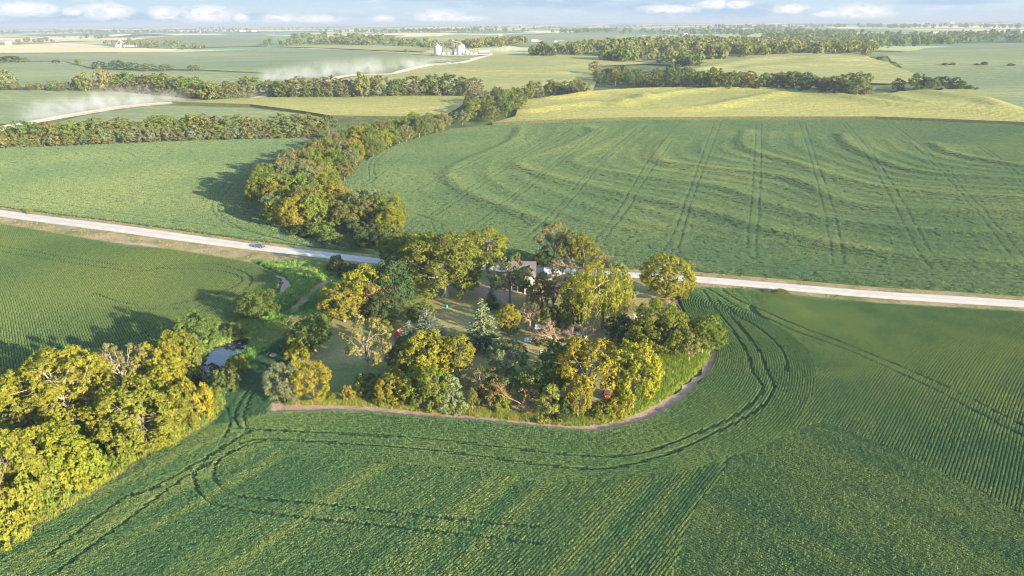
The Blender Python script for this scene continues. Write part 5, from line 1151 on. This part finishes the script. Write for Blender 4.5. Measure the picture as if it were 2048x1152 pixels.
wood('woodland', [(1060, 112), (1095, 110), (1110, 113), (1080, 115)], 10, 11, 18, 'green', 'small bush clump beside the contoured corn field')
wood('woodland', [(1195, 121), (1260, 119), (1290, 124), (1240, 126)], 24, 11, 18, 'green', 'tree clump in front of the big woodland, left part')
wood('woodland', [(1345, 131), (1395, 128), (1400, 134), (1360, 136)], 16, 11, 18, 'green', 'round tree clump in front of the big woodland, middle part')
fld('stubble_field', [(150, 62), (420, 60), (640, 61), (560, 63), (240, 64)], 1.2, 'stubble', 'faint pale field strip under the left horizon', 'field')
fld('stubble_field', [(700, 60), (880, 59), (1020, 60), (900, 61.5)], 1.2, 'corn_green', 'faint pale field strip under the middle horizon', 'field')
fld('stubble_field', [(1230, 58), (1480, 57), (1600, 59), (1400, 60)], 1.2, 'stubble', 'faint pale field strip under the right horizon', 'field')
fld('stubble_field', [(1680, 62), (1880, 61), (2000, 62.5), (1800, 64)], 1.2, 'corn_green', 'faint tan field strip near the right edge horizon', 'field')
# ------------------------------------------------------------------ buildings and things
M['white_wall'] = pbr('white_siding', (0.36, 0.33, 0.295), 0.7, var=0.12, scale=1.5)
M['dark_roof'] = pbr('dark_shingles', (0.095, 0.08, 0.085), 0.9, var=0.25, scale=3, bumpy=0.03)
M['pale_roof'] = pbr('pale_metal_roof', (0.52, 0.54, 0.58), 0.45, 0.3, var=0.15, scale=1.2)
M['red_roof'] = pbr('red_metal_roof', (0.42, 0.13, 0.09), 0.55, var=0.25, scale=1.5)
M['red_wall'] = pbr('red_boards', (0.40, 0.06, 0.04), 0.8, var=0.2)
M['grey_wood'] = pbr('weathered_boards', (0.22, 0.19, 0.16), 0.9, var=0.3, scale=3)
M['brown_wood'] = pbr('brown_timber', (0.20, 0.11, 0.06), 0.9, var=0.3, scale=3)
M['glass'] = pbr('window_glass', (0.03, 0.035, 0.04), 0.1, var=0.05, spec=0.8)
M['steel'] = pbr('galvanised_steel', (0.30, 0.31, 0.31), 0.5, 0.35, var=0.08, scale=0.6)
M['steel_dark'] = pbr('dull_steel', (0.17, 0.18, 0.19), 0.5, 0.4, var=0.1)
M['white_paint'] = pbr('white_paint', (0.62, 0.61, 0.59), 0.5, var=0.06)
M['red_paint'] = pbr('red_paint', (0.55, 0.02, 0.02), 0.35, var=0.15, spec=0.5)
M['orange_paint'] = pbr('orange_paint', (0.55, 0.20, 0.07), 0.6)
M['blue_plastic'] = pbr('blue_plastic', (0.03, 0.33, 0.50), 0.4, var=0.1)
M['car_paint'] = pbr('dark_blue_car_paint', (0.10, 0.115, 0.15), 0.25, 0.3, var=0.05, spec=0.6)
M['tyre'] = pbr('tyre_rubber', (0.02, 0.02, 0.02), 0.9)
M['rim'] = pbr('wheel_rim', (0.45, 0.45, 0.46), 0.35, 0.7)
M['red_lamp'] = pbr('tail_lamp', (0.4, 0.02, 0.02), 0.3)
M['clear_lamp'] = pbr('head_lamp', (0.7, 0.7, 0.68), 0.2)
M['black'] = pbr('black_plastic', (0.025, 0.025, 0.025), 0.7)
M['rust_metal'] = pbr('rusty_grey_metal', (0.30, 0.29, 0.29), 0.6, 0.3, var=0.35, scale=2)
M['tarp'] = pbr('grey_tarpaulin', (0.42, 0.42, 0.44), 0.6, var=0.35, scale=2.5, bumpy=0.08)
M['bleached'] = pbr('bleached_wood', (0.62, 0.55, 0.47), 0.9, var=0.2, scale=3)
M['yard'] = pbr('white_rock_yard', (0.40, 0.375, 0.34), 0.95, var=0.12, scale=0.1)
def place(name, px, py, rz, label, cat, group=None):
    g = ground_at(px, py); return tag(empty(name, g, rz), label, cat, group), proj(np.array(g))[0, 2] / FPX
def windows(root, specs, axis='y'):
    """specs: (x, y, z, w, h, facing) window boxes proud of the wall, each with its pane"""
    for (x, y, z, w, h, fc) in specs:
        f = MB(); p = MB(); t = .06
        if fc in 'sn':
            s = -1 if fc == 's' else 1
            for (a, b, c, d) in ((x - w / 2 - .08, x - w / 2, z, z + h), (x + w / 2, x + w / 2 + .08, z, z + h), (x - w / 2 - .08, x + w / 2 + .08, z + h, z + h + .1), (x - w / 2 - .08, x + w / 2 + .08, z - .1, z)):
                f.box(a, b, min(y, y + s * t), max(y, y + s * t), c, d)
            p.box(x - w / 2, x + w / 2, min(y, y + s * .02), max(y, y + s * .02), z, z + h)
        else:
            s = 1 if fc == 'e' else -1
            for (a, b, c, d) in ((y - w / 2 - .08, y - w / 2, z, z + h), (y + w / 2, y + w / 2 + .08, z, z + h), (y - w / 2 - .08, y + w / 2 + .08, z + h, z + h + .1), (y - w / 2 - .08, y + w / 2 + .08, z - .1, z)):
                f.box(min(x, x + s * t), max(x, x + s * t), a, b, c, d)
            p.box(min(x, x + s * .02), max(x, x + s * .02), y - w / 2, y + w / 2, z, z + h)
        fo = f.build('window', M['white_paint'], root); p.build('pane', M['glass'], fo)
# farmhouse
r, mp_ = place('farmhouse', 1050, 588, math.radians(-4), 'white two storey farmhouse with dark roof among the trees', 'house')
w = MB(); w.box(-5.3, 2.9, 3.2, 9.4, 0, 5.6); w.box(-0.2, 2.9, 0, 3.2, 0, 5.4)
w.xprism([(3.2, 5.6), (9.4, 5.6), (6.3, 8.3)], -5.3, 2.9); w.prism([(-0.2, 5.4), (2.9, 5.4), (1.35, 7.5)], 0, 3.2); w.build('wall', M['white_wall'], r)
rf = MB(); rf.xprism([(2.75, 5.35), (6.3, 8.5), (9.85, 5.35), (9.85, 5.52), (6.3, 8.75), (2.75, 5.52)], -5.7, 3.3); rf.prism([(-0.65, 5.0), (1.35, 7.7), (3.35, 5.0), (3.35, 5.2), (1.35, 7.95), (-0.65, 5.2)], -0.4, 5.6)
rfo = rf.build('roof', M['dark_roof'], r); MB().box(-2.6, -1.9, 5.9, 6.6, 8.3, 9.6).build('chimney', M['red_wall'], rfo)
pr_ = MB(); pr_.add([(-4.6, 0.6, 2.6), (-0.25, 0.6, 2.6), (-0.25, 3.18, 3.4), (-4.6, 3.18, 3.4), (-4.6, 0.6, 2.75), (-0.25, 0.6, 2.75), (-0.25, 3.18, 3.55), (-4.6, 3.18, 3.55)], [(3, 2, 1, 0), (4, 5, 6, 7), (0, 1, 5, 4), (1, 2, 6, 5), (2, 3, 7, 6), (3, 0, 4, 7)])
pr_.build('porch_roof', M['dark_roof'], r); pc = MB()
for x_ in (-4.4, -2.4, -0.45): pc.box(x_, x_ + .15, .75, .9, 0, 2.6)
pc.box(-4.6, -0.25, .5, 3.15, 0, .3); pc.build('porch', M['grey_wood'], r)
windows(r, [(1.35, 0, 3.6, .9, 1.4, 's'), (1.35, 0, 1.0, 1.1, 1.4, 's'), (-4.2, 3.2, 3.9, .8, 1.2, 's'), (-2.0, 3.2, 3.9, .8, 1.2, 's'), (-3.6, 3.2, 1.0, .9, 1.3, 's'), (2.9, 1.6, 1.0, .9, 1.4, 'e'), (2.9, 6, 3.6, .9, 1.3, 'e'), (2.9, 6, 1.0, .9, 1.3, 'e')])
d_ = MB(); d_.box(-2.0, -1.1, 3.13, 3.19, .3, 2.4); do = d_.build('door', M['brown_wood'], r); MB().box(-1.25, -1.17, 3.07, 3.13, 1.2, 1.32).build('handle', M['steel'], do)
def shed(name, px, py, rz, W_, D_, hw, hr, wall, roof, label, kind='gable', door=True, cat='shed', group=None):
    r, _ = place(name, px, py, rz, label, cat, group); w = MB(); w.box(-W_ / 2, W_ / 2, 0, D_, 0, hw); rf = MB(); e = .25
    if kind == 'gable':
        w.xprism([(0, hw), (D_, hw), (D_ / 2, hw + hr)], -W_ / 2, W_ / 2); rf.xprism([(-e, hw - e * hr / D_ * 2), (D_ / 2, hw + hr), (D_ + e, hw - e * hr / D_ * 2), (D_ + e, hw - e * hr / D_ * 2 + .12), (D_ / 2, hw + hr + .14), (-e, hw - e * hr / D_ * 2 + .12)], -W_ / 2 - e, W_ / 2 + e)
    elif kind == 'gabley':
        w.prism([(-W_ / 2, hw), (W_ / 2, hw), (0, hw + hr)], 0, D_); rf.prism([(-W_ / 2 - e, hw - .1), (0, hw + hr), (W_ / 2 + e, hw - .1), (W_ / 2 + e, hw + .03), (0, hw + hr + .14), (-W_ / 2 - e, hw + .03)], -e, D_ + e)
    else:
        w.xprism([(0.01, hw), (D_ - .01, hw), (D_ - .01, hw + hr - .03)], -W_ / 2 + .01, W_ / 2 - .01); rf.xprism([(-e, hw - e * hr / D_), (D_ + e, hw + hr + e * hr / D_), (D_ + e, hw + hr + e * hr / D_ + .1), (-e, hw - e * hr / D_ + .1)], -W_ / 2 - e, W_ / 2 + e)
    w.build('wall', M[wall], r); rf.build('roof', M[roof], r)
    if door: MB().box(-W_ * .14, W_ * .14, -.05, 0.0, 0, min(2.2, hw * .85)).build('door', M['grey_wood'], r)
    return r
shed('garden_shed', 1008, 554, math.radians(-6), 3.0, 2.6, 1.9, .9, 'grey_wood', 'pale_roof', 'small shed with white sloping roof left of the farmhouse', 'mono')
shed('long_shed', 1120, 560, math.radians(-4), 10.5, 4.5, 2.3, 1.1, 'grey_wood', 'pale_roof', 'long low shed with pale grey roof right of the farmhouse')
shed('red_shed', 797, 684, math.radians(-32), 3.0, 4.2, 2.0, 1.5, 'red_wall', 'red_roof', 'small red shed with faded red roof beside the blue spruces', 'gabley')
shed('grey_shed', 1079, 668, math.radians(-10), 2.2, 2.2, 1.7, .5, 'grey_wood', 'pale_roof', 'tiny grey shed with pale roof behind the pinkish bare trees', 'mono')
# cars
def wheel(root, x, y, rad, wd):
    ty = MB(); ty.tube((x, y - wd / 2, rad), (x, y + wd / 2, rad), rad, rad, 14); wo = ty.build('wheel', M['tyre'], root)
    s = 1 if y > 0 else -1; MB().tube((x, y + s * wd * .5, rad), (x, y + s * (wd * .5 + .02), rad), rad * .62, rad * .55, 10).build('rim', M['rim'], wo)
r, _ = place('parked_car', 518.5, 495.5, 0, 'dark blue-grey SUV standing on the far edge of the gravel road', 'car')
rd = U([505, 531], [491, 494]); a_ = math.atan2(*(rd[0] - rd[1])[::-1]); r.rotation_euler = (0, 0, a_); r.location.z += 0.14; cs_ = 1.0
b_ = MB(); b_.prism([(2.2, .35), (2.25, .75), (2.1, .98), (1.1, 1.08), (-2.15, 1.1), (-2.25, .9), (-2.2, .35)], -.88, .88); b_.build('body', M['car_paint'], r, .06)
c_ = MB(); c_.add([(1.05, -.84, 1.085), (-2.1, -.84, 1.105), (-2.1, .84, 1.105), (1.05, .84, 1.085), (.35, -.68, 1.66), (-1.85, -.68, 1.68), (-1.85, .68, 1.68), (.35, .68, 1.66)], [(3, 2, 1, 0), (4, 5, 6, 7), (0, 1, 5, 4), (1, 2, 6, 5), (2, 3, 7, 6), (3, 0, 4, 7)]); co_ = c_.build('cabin', M['car_paint'], r, .04)
g_s = MB()
for s in (-1, 1):
    for (xa, xb, ta, tb) in ((-1.85, -1.0, -1.7, -.95), (-.9, 0.0, -.85, -.08), (.1, .85, .02, .3)):
        yb, yt = s * .835, s * .715; g_s.add([(xa, yb, 1.17), (xb, yb, 1.17), (tb, yt, 1.55), (ta, yt, 1.55)], [(0, 1, 2, 3) if s < 0 else (3, 2, 1, 0)])
g_s.build('side_window', M['glass'], r); MB().add([(-2.095, -.7, 1.2), (-2.095, .7, 1.2), (-1.93, .62, 1.58), (-1.93, -.62, 1.58)], [(3, 2, 1, 0)]).build('rear_window', M['glass'], r)
MB().add([(1.0, -.74, 1.15), (1.0, .74, 1.15), (.45, .62, 1.6), (.45, -.62, 1.6)], [(0, 1, 2, 3)]).build('windscreen', M['glass'], r)
for s in (-1, 1):
    MB().box(-2.27, -2.2, s * .68 - .12, s * .68 + .12, .78, 1.06).build('tail_light', M['red_lamp'], r); MB().box(2.18, 2.26, s * .64 - .16, s * .64 + .16, .68, .84).build('headlight', M['clear_lamp'], r)
    for x_ in (1.38, -1.4): wheel(r, x_, s * .84, .35, .24)
MB().box(-2.3, -2.22, -.8, .8, .38, .6).build('bumper', M['black'], r)
r, _ = place('utility_vehicle', 1213, 792, math.radians(-90), 'small bright red utility vehicle with white roof under the yellow trees', 'vehicle')
k_ = 1.05; b_ = MB(); b_.prism([(1.55, .38), (1.55, .78), (1.35, .95), (.62, 1.06), (.45, .6), (-.5, .55), (-.55, .95), (-1.5, .95), (-1.5, .42)], -.72, .72); b_.build('body', M['red_paint'], r, .05)
MB().box(-.85, .5, -.74, .74, 1.88, 1.97).build('roof', M['white_paint'], r, .03); po = MB()
for s in (-1, 1): po.tube((.6, s * .66, 1.0), (.42, s * .66, 1.9), .035, .035); po.tube((-.78, s * .66, .9), (-.78, s * .66, 1.9), .035, .035)
po.build('roof_post', M['black'], r); MB().add([(.62, -.62, 1.08), (.62, .62, 1.08), (.46, .62, 1.5), (.46, -.62, 1.5)], [(0, 1, 2, 3)]).build('windscreen', M['glass'], r)
se = MB(); se.box(-.45, .1, -.6, .6, .6, .82); se.box(-.52, -.36, -.6, .6, .8, 1.3); se.build('seat', M['black'], r, .04); MB().box(.8, 1.25, -.36, .36, 1.0, 1.06).build('hood_vent', M['black'], r); MB().box(1.54, 1.62, -.6, .6, .42, .62).build('bumper', M['red_paint'], r)
for s in (-1, 1):
    MB().box(1.5, 1.58, s * .5 - .13, s * .5 + .13, .7, .82).build('headlight', M['clear_lamp'], r)
    for x_ in (1.02, -1.02): wheel(r, x_, s * .66, .33, .26)
r, _ = place('derelict_car', 1147, 674, math.radians(155), 'derelict grey car half hidden between pinkish bare trees', 'car')
MB().prism([(2.2, .3), (2.2, .8), (1.0, .95), (.5, 1.42), (-1.0, 1.42), (-1.5, .95), (-2.3, .9), (-2.3, .3)], -.85, .85).build('body', M['rust_metal'], r, .06)
g2 = MB()
for s in (-1, 1): g2.add([(.85, s * .86, 1.0), (.45, s * .86, 1.35), (-.95, s * .86, 1.35), (-1.3, s * .86, 1.0)], [(0, 1, 2, 3) if s > 0 else (3, 2, 1, 0)])
g2.build('side_window', M['glass'], r)
for s in (-1, 1):
    for x_ in (1.4, -1.5): wheel(r, x_, s * .8, .36, .22)
# yard things
me_ = MB(); n1_, n2_ = 14, 7; vv = []
for a in range(n2_):
    for b in range(n1_):
        th = 2 * math.pi * b / n1_; ph = math.pi / 2 * a / (n2_ - 1); rr = 1 + random.uniform(-.12, .12); vv.append((1.15 * rr * math.cos(ph) * math.cos(th), .95 * rr * math.cos(ph) * math.sin(th), 1.1 * rr * math.sin(ph)))
me_.add(vv, [(a * n1_ + b, a * n1_ + (b + 1) % n1_, (a + 1) * n1_ + (b + 1) % n1_, (a + 1) * n1_ + b) for a in range(n2_ - 1) for b in range(n1_)])
o = me_.build('covered_heap', M['tarp']); o.location = ground_at(1055, 682); tag(o, 'pale grey tarp covered heap on the lawn below the grey shed', 'heap')
r, _ = place('garden_bench', 1088, 708, math.radians(-3), 'white garden bench standing alone on the lawn', 'bench')
MB().box(-.9, .9, -.25, .25, .42, .48).build('seat', M['white_paint'], r); bb = MB()
for z_ in (.6, .75, .9): bb.box(-.9, .9, .26, .3, z_, z_ + .09)
bb.build('backrest', M['white_paint'], r)
for x_ in (-.86, .8):
    MB().box(x_, x_ + .06, -.25, -.19, 0, .65).box(x_, x_ + .06, .2, .26, 0, 1.0).box(x_, x_ + .06, -.19, .2, .6, .65).build('leg', M['white_paint'], r)
o = MB().lathe([(.10, 0), (.10, .95), (.06, 1.05)], 10).build('wooden_post', M['orange_paint']); o.location = ground_at(1113, 702); tag(o, 'short orange wooden post right of the white bench', 'post')
r, _ = place('rail_fence', 1206, 686, math.radians(4), 'brown rail fence with a white end post beside the dark bush', 'fence')
ra = MB()
for z_ in (.45, .85, 1.15): ra.box(-2.1, 2.1, -.03, .03, z_, z_ + .09)
ra.build('rail', M['brown_wood'], r)
for x_, m_ in ((-2.1, 'brown_wood'), (0, 'brown_wood'), (2.15, 'white_paint')): MB().box(x_ - .08, x_ + .08, -.13, -.035, 0, 1.4).build('post', M[m_], r)
o = MB().lathe([(.28, 0), (.31, .25), (.28, .45), (.31, .65), (.27, .9), (.1, .92)], 14).build('plastic_barrel', M['blue_plastic']); o.location = ground_at(894, 615); tag(o, 'bright blue barrel at the foot of the largest lawn tree', 'barrel')
sg = []; g = np.random.default_rng(5); branchy(g, np.array([0, 0, -.2]), unit(np.array([[.35, .1, 1.]]))[0], 1.6, .22, 3, sg, .7); tv, tf = tubes(sg, 6); bm_ = npmesh('fallen_snag', tv, tf); bm_.materials.append(M['bleached'])
o = bpy.data.objects.new('fallen_snag', bm_); C.objects.link(o); o.location = ground_at(1265, 646); tag(o, 'bleached white dead snag beside the lawn on the right', 'dead tree')
o = MB().lathe([(.55, 0), (.6, .05), (.6, .55), (.54, .56), (.53, .15)], 18).build('stock_tank', M['white_paint']); o.location = ground_at(1308, 626); tag(o, 'small round white stock tank at the lawn edge', 'tank')
fl = px2w([(1343, 588), (1341, 600), (1335, 612), (1322, 622), (1290, 626), (1255, 628)], closed=False, n=4); r = tag(empty('wire_fence', (*fl[0], float(H(fl[:1, 0], fl[:1, 1])[0]))), 'thin wire fence curving round the right end of the lawn', 'fence')
s_ = np.concatenate([[0], np.cumsum(np.hypot(*np.diff(fl, axis=0).T))]); t_ = np.arange(0, s_[-1], 2.6); fx = np.interp(t_, s_, fl[:, 0]) - fl[0, 0]; fy = np.interp(t_, s_, fl[:, 1]) - fl[0, 1]; wi = MB()
for q, (x_, y_) in enumerate(zip(fx, fy)):
    MB().tube((x_, y_, -.2), (x_, y_, 1.25), .07, .06).build('post', M['grey_wood'], r)
    if q:
        for z_ in (.4, .8, 1.15): wi.tube((fx[q - 1], fy[q - 1], z_), (x_, y_, z_), .015, .015, 4)
wi.build('wire', M['steel_dark'], r)
o = MB().tube((-1.6, 0, .25), (1.6, 0, .25), .4, .4, 14).build('culvert_pipe', M['steel']); gz = ground_at(1548, 586); o.location = gz; o.rotation_euler = (0, 0, 1.3); tag(o, 'short steel culvert pipe poking from the road bank', 'culvert')
single(1560, 580, 588, 30, 'bush', 'olive', 'low olive weedy bush beside the culvert on the road bank')
single(1533, 578, 585, 22, 'bush', 'tan', 'tan weedy bush left of the culvert pipe')
single(60, 417, 427, 14, 'bush', 'pale', 'pale little bush on the road bank at the far left')
# grain site -----------------------------------------------------------
GB = ground_at(905, 110.5); mpp = proj(np.array(GB))[0, 2] / FPX
yd = px2w([(866, 112), (866, 109), (930, 108), (985, 107), (985, 111), (950, 112.5), (900, 113)], curve=False); drape('rock_yard', yd, 1.2, M['yard'], 'white rock yard around the grain bins', 'yard', 'structure')
def bin_(px, py, dpx, hpx, roofpx, label, group='grain bins on the hill'):
    g = ground_at(px, py); g = (g[0], g[1], g[2] + 1.2); R = dpx * mpp / 2; h = hpx * mpp; rh = roofpx * mpp; r = tag(empty('grain_bin', g), label, 'grain bin', group)
    pf = []; nr = 12
    for q in range(nr): pf += [(R, h * q / nr), (R * 1.012, h * (q + .5) / nr)]
    pf.append((R, h)); MB().lathe(pf, 28).build('wall', M['steel'], r); MB().lathe([(R * 1.03, h), (R * .12, h + rh), (R * .12, h + rh * 1.18)], 28).build('roof', M['steel'], r)
    MB().box(-R * .1, R * .1, -R * 1.05, -R * 1.01, 0, h * .16).build('door', M['steel_dark'], r); la = MB()
    for s in (-.25, .25): la.box(R * .5 + s, R * .5 + s + .1, -R * .92, -R * .88, .2, h)
    la.build('ladder', M['steel_dark'], r); return g, R, h, rh
b1 = bin_(876, 111, 15.5, 15.5, 4.5, 'leftmost tall galvanised grain bin, standing apart')
b2 = bin_(924, 109.5, 13, 16, 4, 'tall galvanised grain bin behind the shorter front one')
b3 = bin_(919, 111, 10.5, 15, 3.2, 'galvanised grain bin in front, next to the elevator tower')
b4 = bin_(934, 111, 10.5, 6, 3, 'short squat white grain bin at the right')
g = ground_at(906.5, 110.5); r = tag(empty('elevator_tower', (g[0], g[1], g[2] + 1.2)), 'tall grain elevator tower between the bins with sloping spout', 'elevator tower'); hh = 27 * mpp; fr = MB(); q = 1.6
for a in (-q, q):
    for b in (-q, q): fr.tube((a, b, 0), (a, b, hh * .94), .22, .22, 5)
nlev = 9
for k in range(nlev):
    z0, z1 = hh * .94 * k / nlev, hh * .94 * (k + 1) / nlev
    for (a, b) in (((-q, -q), (q, -q)), ((q, -q), (q, q)), ((q, q), (-q, q)), ((-q, q), (-q, -q))):
        fr.tube((*a, z1), (*b, z1), .14, .14, 4); fr.tube((*a, z0), (*b, z1), .12, .12, 4)
fr.build('frame', M['steel_dark'], r); MB().box(-.5, .5, -.5, .5, 0, hh).build('leg_casing', M['steel'], r); MB().box(-1, 1, -.8, .8, hh, hh + 1.6).build('head', M['steel_dark'], r)
t2 = np.array([b2[0][0] - g[0], b2[0][1] - g[1], b2[2] + b2[3] + 1]); MB().tube((0, 0, hh * .98), t2, .45, .45, 8).build('spout', M['steel'], r)
t1 = np.array([b1[0][0] - g[0], b1[0][1] - g[1], b1[2] + b1[3] * 1.2 + .8]); cv = MB(); cv.tube((0, 0, t1[2] + 1.2), t1 + np.array([0, 0, .4]), .7, .7, 6); cv.tube((0, 0, t1[2] + 2.6), t1 + np.array([0, 0, 1.8]), .15, .15, 4); cv.build('conveyor', M['steel_dark'], r)
cm2 = t1 * .62; MB().tube((cm2[0], cm2[1], 0), (cm2[0], cm2[1], t1[2] + .3), .3, .3, 5).build('support', M['steel_dark'], r)
shed('red_barn', 969, 109.5, .12, 21 * mpp, 12 * mpp, 5.0 * mpp, 3.2 * mpp, 'red_wall', 'white_paint', 'red barn with white roof at the end of the far road', 'gable', False, 'barn')
for k, (px, w_) in enumerate([(887, 6), (898, 4), (911.5, 4), (943.5, 3.5), (952, 5)]):
    g = ground_at(px, 111.3); L_ = w_ * mpp; lb = ['long white trailer between the left bin and the tower', 'short white trailer left of the elevator tower', 'white trailer at the foot of the elevator tower', 'white van right of the squat bin', 'white trailer near the red barn'][k]
    r = tag(empty('parked_trailer', (g[0], g[1], g[2] + 1.2)), lb, 'trailer', 'white trailers parked by the bins'); MB().box(-L_ / 2, L_ / 2, -1.3, 1.3, 1.0, 3.6, .25, .1).build('body', M['white_paint'], r)
    for s in (-1, 1):
        for x_ in (-.32, .32): MB().tube((x_ * L_, s * 1.1, .5), (x_ * L_, s * 1.35, .5), .5, .5, 10).build('wheel', M['tyre'], r)
# far farms --------------------------------------------------------------
def far_shed(px, py, wpx, hpx, label, wall='white_wall', roof='pale_roof'):
    m_ = proj(np.array(ground_at(px, py)))[0, 2] / FPX; return shed('farm_building', px, py, random.uniform(-.3, .3), wpx * m_, wpx * m_ * .6, hpx * m_ * .6, hpx * m_ * .45, wall, roof, label, 'gable', False, 'farm building')
far_shed(262, 94, 16, 3.5, 'long white building at the distant elevator farm'); far_shed(16, 89, 10, 5, 'white building beside the grove at the left edge'); far_shed(1070, 84, 13, 4, 'white farm building on the hazy green hill, leftmost one', 'white_wall', 'white_paint')
far_shed(1082, 85, 6, 3, 'small white building right of the long one on the hazy hill'); far_shed(1112, 85, 7, 3, 'white shed at the right of the hazy hill farm'); far_shed(485, 64, 14, 3, 'white far farm building near the left horizon', 'white_wall', 'white_paint'); far_shed(508, 63.5, 9, 3, 'smaller white building near the left horizon farm', 'white_wall', 'white_paint')
far_shed(398, 66, 5, 2.5, 'tiny white house left of the horizon farm', 'white_wall', 'white_paint'); far_shed(1001, 72, 6, 3, 'small white house in the woods behind the bins', 'white_wall', 'white_paint'); far_shed(1372, 70, 8, 3, 'tiny white buildings before the long dark woodland', 'white_wall', 'white_paint'); far_shed(1905, 47, 8, 2.5, 'faint white building under the right horizon', 'white_wall', 'white_paint')
g = ground_at(243, 94); m_ = proj(np.array(g))[0, 2] / FPX; r = tag(empty('elevator_tower', g), 'thin white elevator tower at the distant left farm', 'elevator tower'); MB().tube((0, 0, 0), (0, 0, 14 * m_), .9, .9, 6).build('leg_casing', M['white_paint'], r)
for s, (dx, h_) in enumerate([(9, 3), (-9, 6)]): MB().tube((0, 0, 14 * m_), (dx * m_, 0, h_ * m_), .8, .8, 6).build('spout', M['white_paint'], r)
for k, (px, d_) in enumerate([(234, 5), (240, 5), (250, 6)]):
    g = ground_at(px, 94.3); R = d_ * m_ / 2; r = tag(empty('grain_bin', g), ['leftmost small white grain bin at the distant elevator farm', 'middle small white grain bin at the distant elevator farm', 'small white grain bin right of the distant elevator tower'][k], 'grain bin'); MB().lathe([(R, 0), (R, 4 * m_)], 16).build('wall', M['white_paint'], r); MB().lathe([(R * 1.03, 4 * m_), (R * .1, 5.8 * m_)], 16).build('roof', M['white_paint'], r)
g = ground_at(833, 84); m_ = proj(np.array(g))[0, 2] / FPX; r = tag(empty('silo', g), 'white far silo at the woodland edge left of the bins', 'silo'); MB().lathe([(1.8 * m_, 0), (1.8 * m_, 5.5 * m_)], 14).build('wall', M['white_paint'], r); MB().lathe([(1.85 * m_, 5.5 * m_), (1.2 * m_, 6.8 * m_), (.2 * m_, 7.2 * m_)], 14).build('roof', M['white_paint'], r)
# dust and haze ----------------------------------------------------------
def dust(px, py, w, h, dep, dens, label, lean=0):
    g = ground_at(px, py); m_ = proj(np.array(g))[0, 2] / FPX; m, t, o = newmat('dust'); v = N(t, 'ShaderNodeVolumePrincipled'); v.inputs['Color'].default_value = (0.97, 0.94, 0.90, 1); v.inputs['Anisotropy'].default_value = 0.1
    tc_ = N(t, 'ShaderNodeTexCoord'); ln = N(t, 'ShaderNodeVectorMath', operation='LENGTH'); L(t, tc_.outputs['Object'], ln.inputs[0])
    ge = N(t, 'ShaderNodeNewGeometry'); n1 = noise(t, ge.outputs['Position'], 1.7 / (h * m_), 6.0, 0.62)
    so_ = N(t, 'ShaderNodeSeparateXYZ'); L(t, tc_.outputs['Object'], so_.inputs[0]); f = mathn(t, 'MULTIPLY', mathn(t, 'MULTIPLY', smooth(t, ln.outputs['Value'], 1.0, 0.1), smooth(t, so_.outputs[2], 0.8, -0.5)), smooth(t, n1, 0.40, 0.66)); L(t, mathn(t, 'MULTIPLY', f, dens / (dep)), v.inputs['Density']); L(t, v.outputs[0], o.inputs['Volume'])
    mb = MB(); pf = [(max(.001, math.sin(math.pi * q / 12)), -math.cos(math.pi * q / 12)) for q in range(13)]; mb.lathe(pf, 20); ob = mb.build('dust_cloud', m, None)
    ob.location = (g[0], g[1], g[2] + h * m_ * .30); ob.scale = (w * m_ / 2, dep, h * m_ * .75); ob.rotation_euler = (0, lean, 0); return tag(ob, label, 'dust', kind='stuff')
dust(90, 238, 130, 57, 30, 1.67, 'pale dust above the far gravel road on the left, leftmost puff', -.12)
dust(170, 226, 160, 67, 30, 1.67, 'pale dust above the far gravel road on the left, second puff', -.12)
dust(250, 214, 160, 60, 30, 1.67, 'pale dust above the far gravel road on the left, third puff', -.12)
dust(330, 205, 130, 37, 30, 1.16, 'pale dust above the far gravel road on the left, rightmost thin puff', -.12)
dust(560, 162, 140, 40, 45, 1.5, 'pale dust drifting left of the grain bins, leftmost puff', -.10)
dust(640, 156, 160, 52, 45, 1.5, 'pale dust drifting left of the grain bins, second puff', -.10)
dust(730, 149, 160, 50, 45, 1.5, 'pale dust drifting left of the grain bins, third puff', -.10)
dust(820, 137, 130, 33, 45, 1.5, 'pale dust drifting left of the grain bins, rightmost puff', -.10)
dust(470, 196, 150, 26, 30, 0.9, 'thin dust hanging in the gap of the second tree belt')
dust(1020, 103, 110, 16, 60, 0.8, 'faint dust right of the red barn')
dust(880, 122, 90, 12, 40, 0.7, 'faint dust below the grain bins')
hz, t, o = newmat('haze'); v = N(t, 'ShaderNodeVolumePrincipled'); v.inputs['Color'].default_value = (0.29, 0.335, 0.42, 1); v.inputs['Density'].default_value = HAZE; v.inputs['Anisotropy'].default_value = 0.0; L(t, v.outputs[0], o.inputs['Volume'])
zmin = float(GZ.min()) - 2; zmax = max(95.0, float(GZ.max()) + 30)
ob = MB().box(-43000, 43000, -43000, 43000, zmin, zmax).build('haze', hz); tag(ob, 'pale summer haze over the whole valley, thicker with distance', 'haze', kind='stuff')
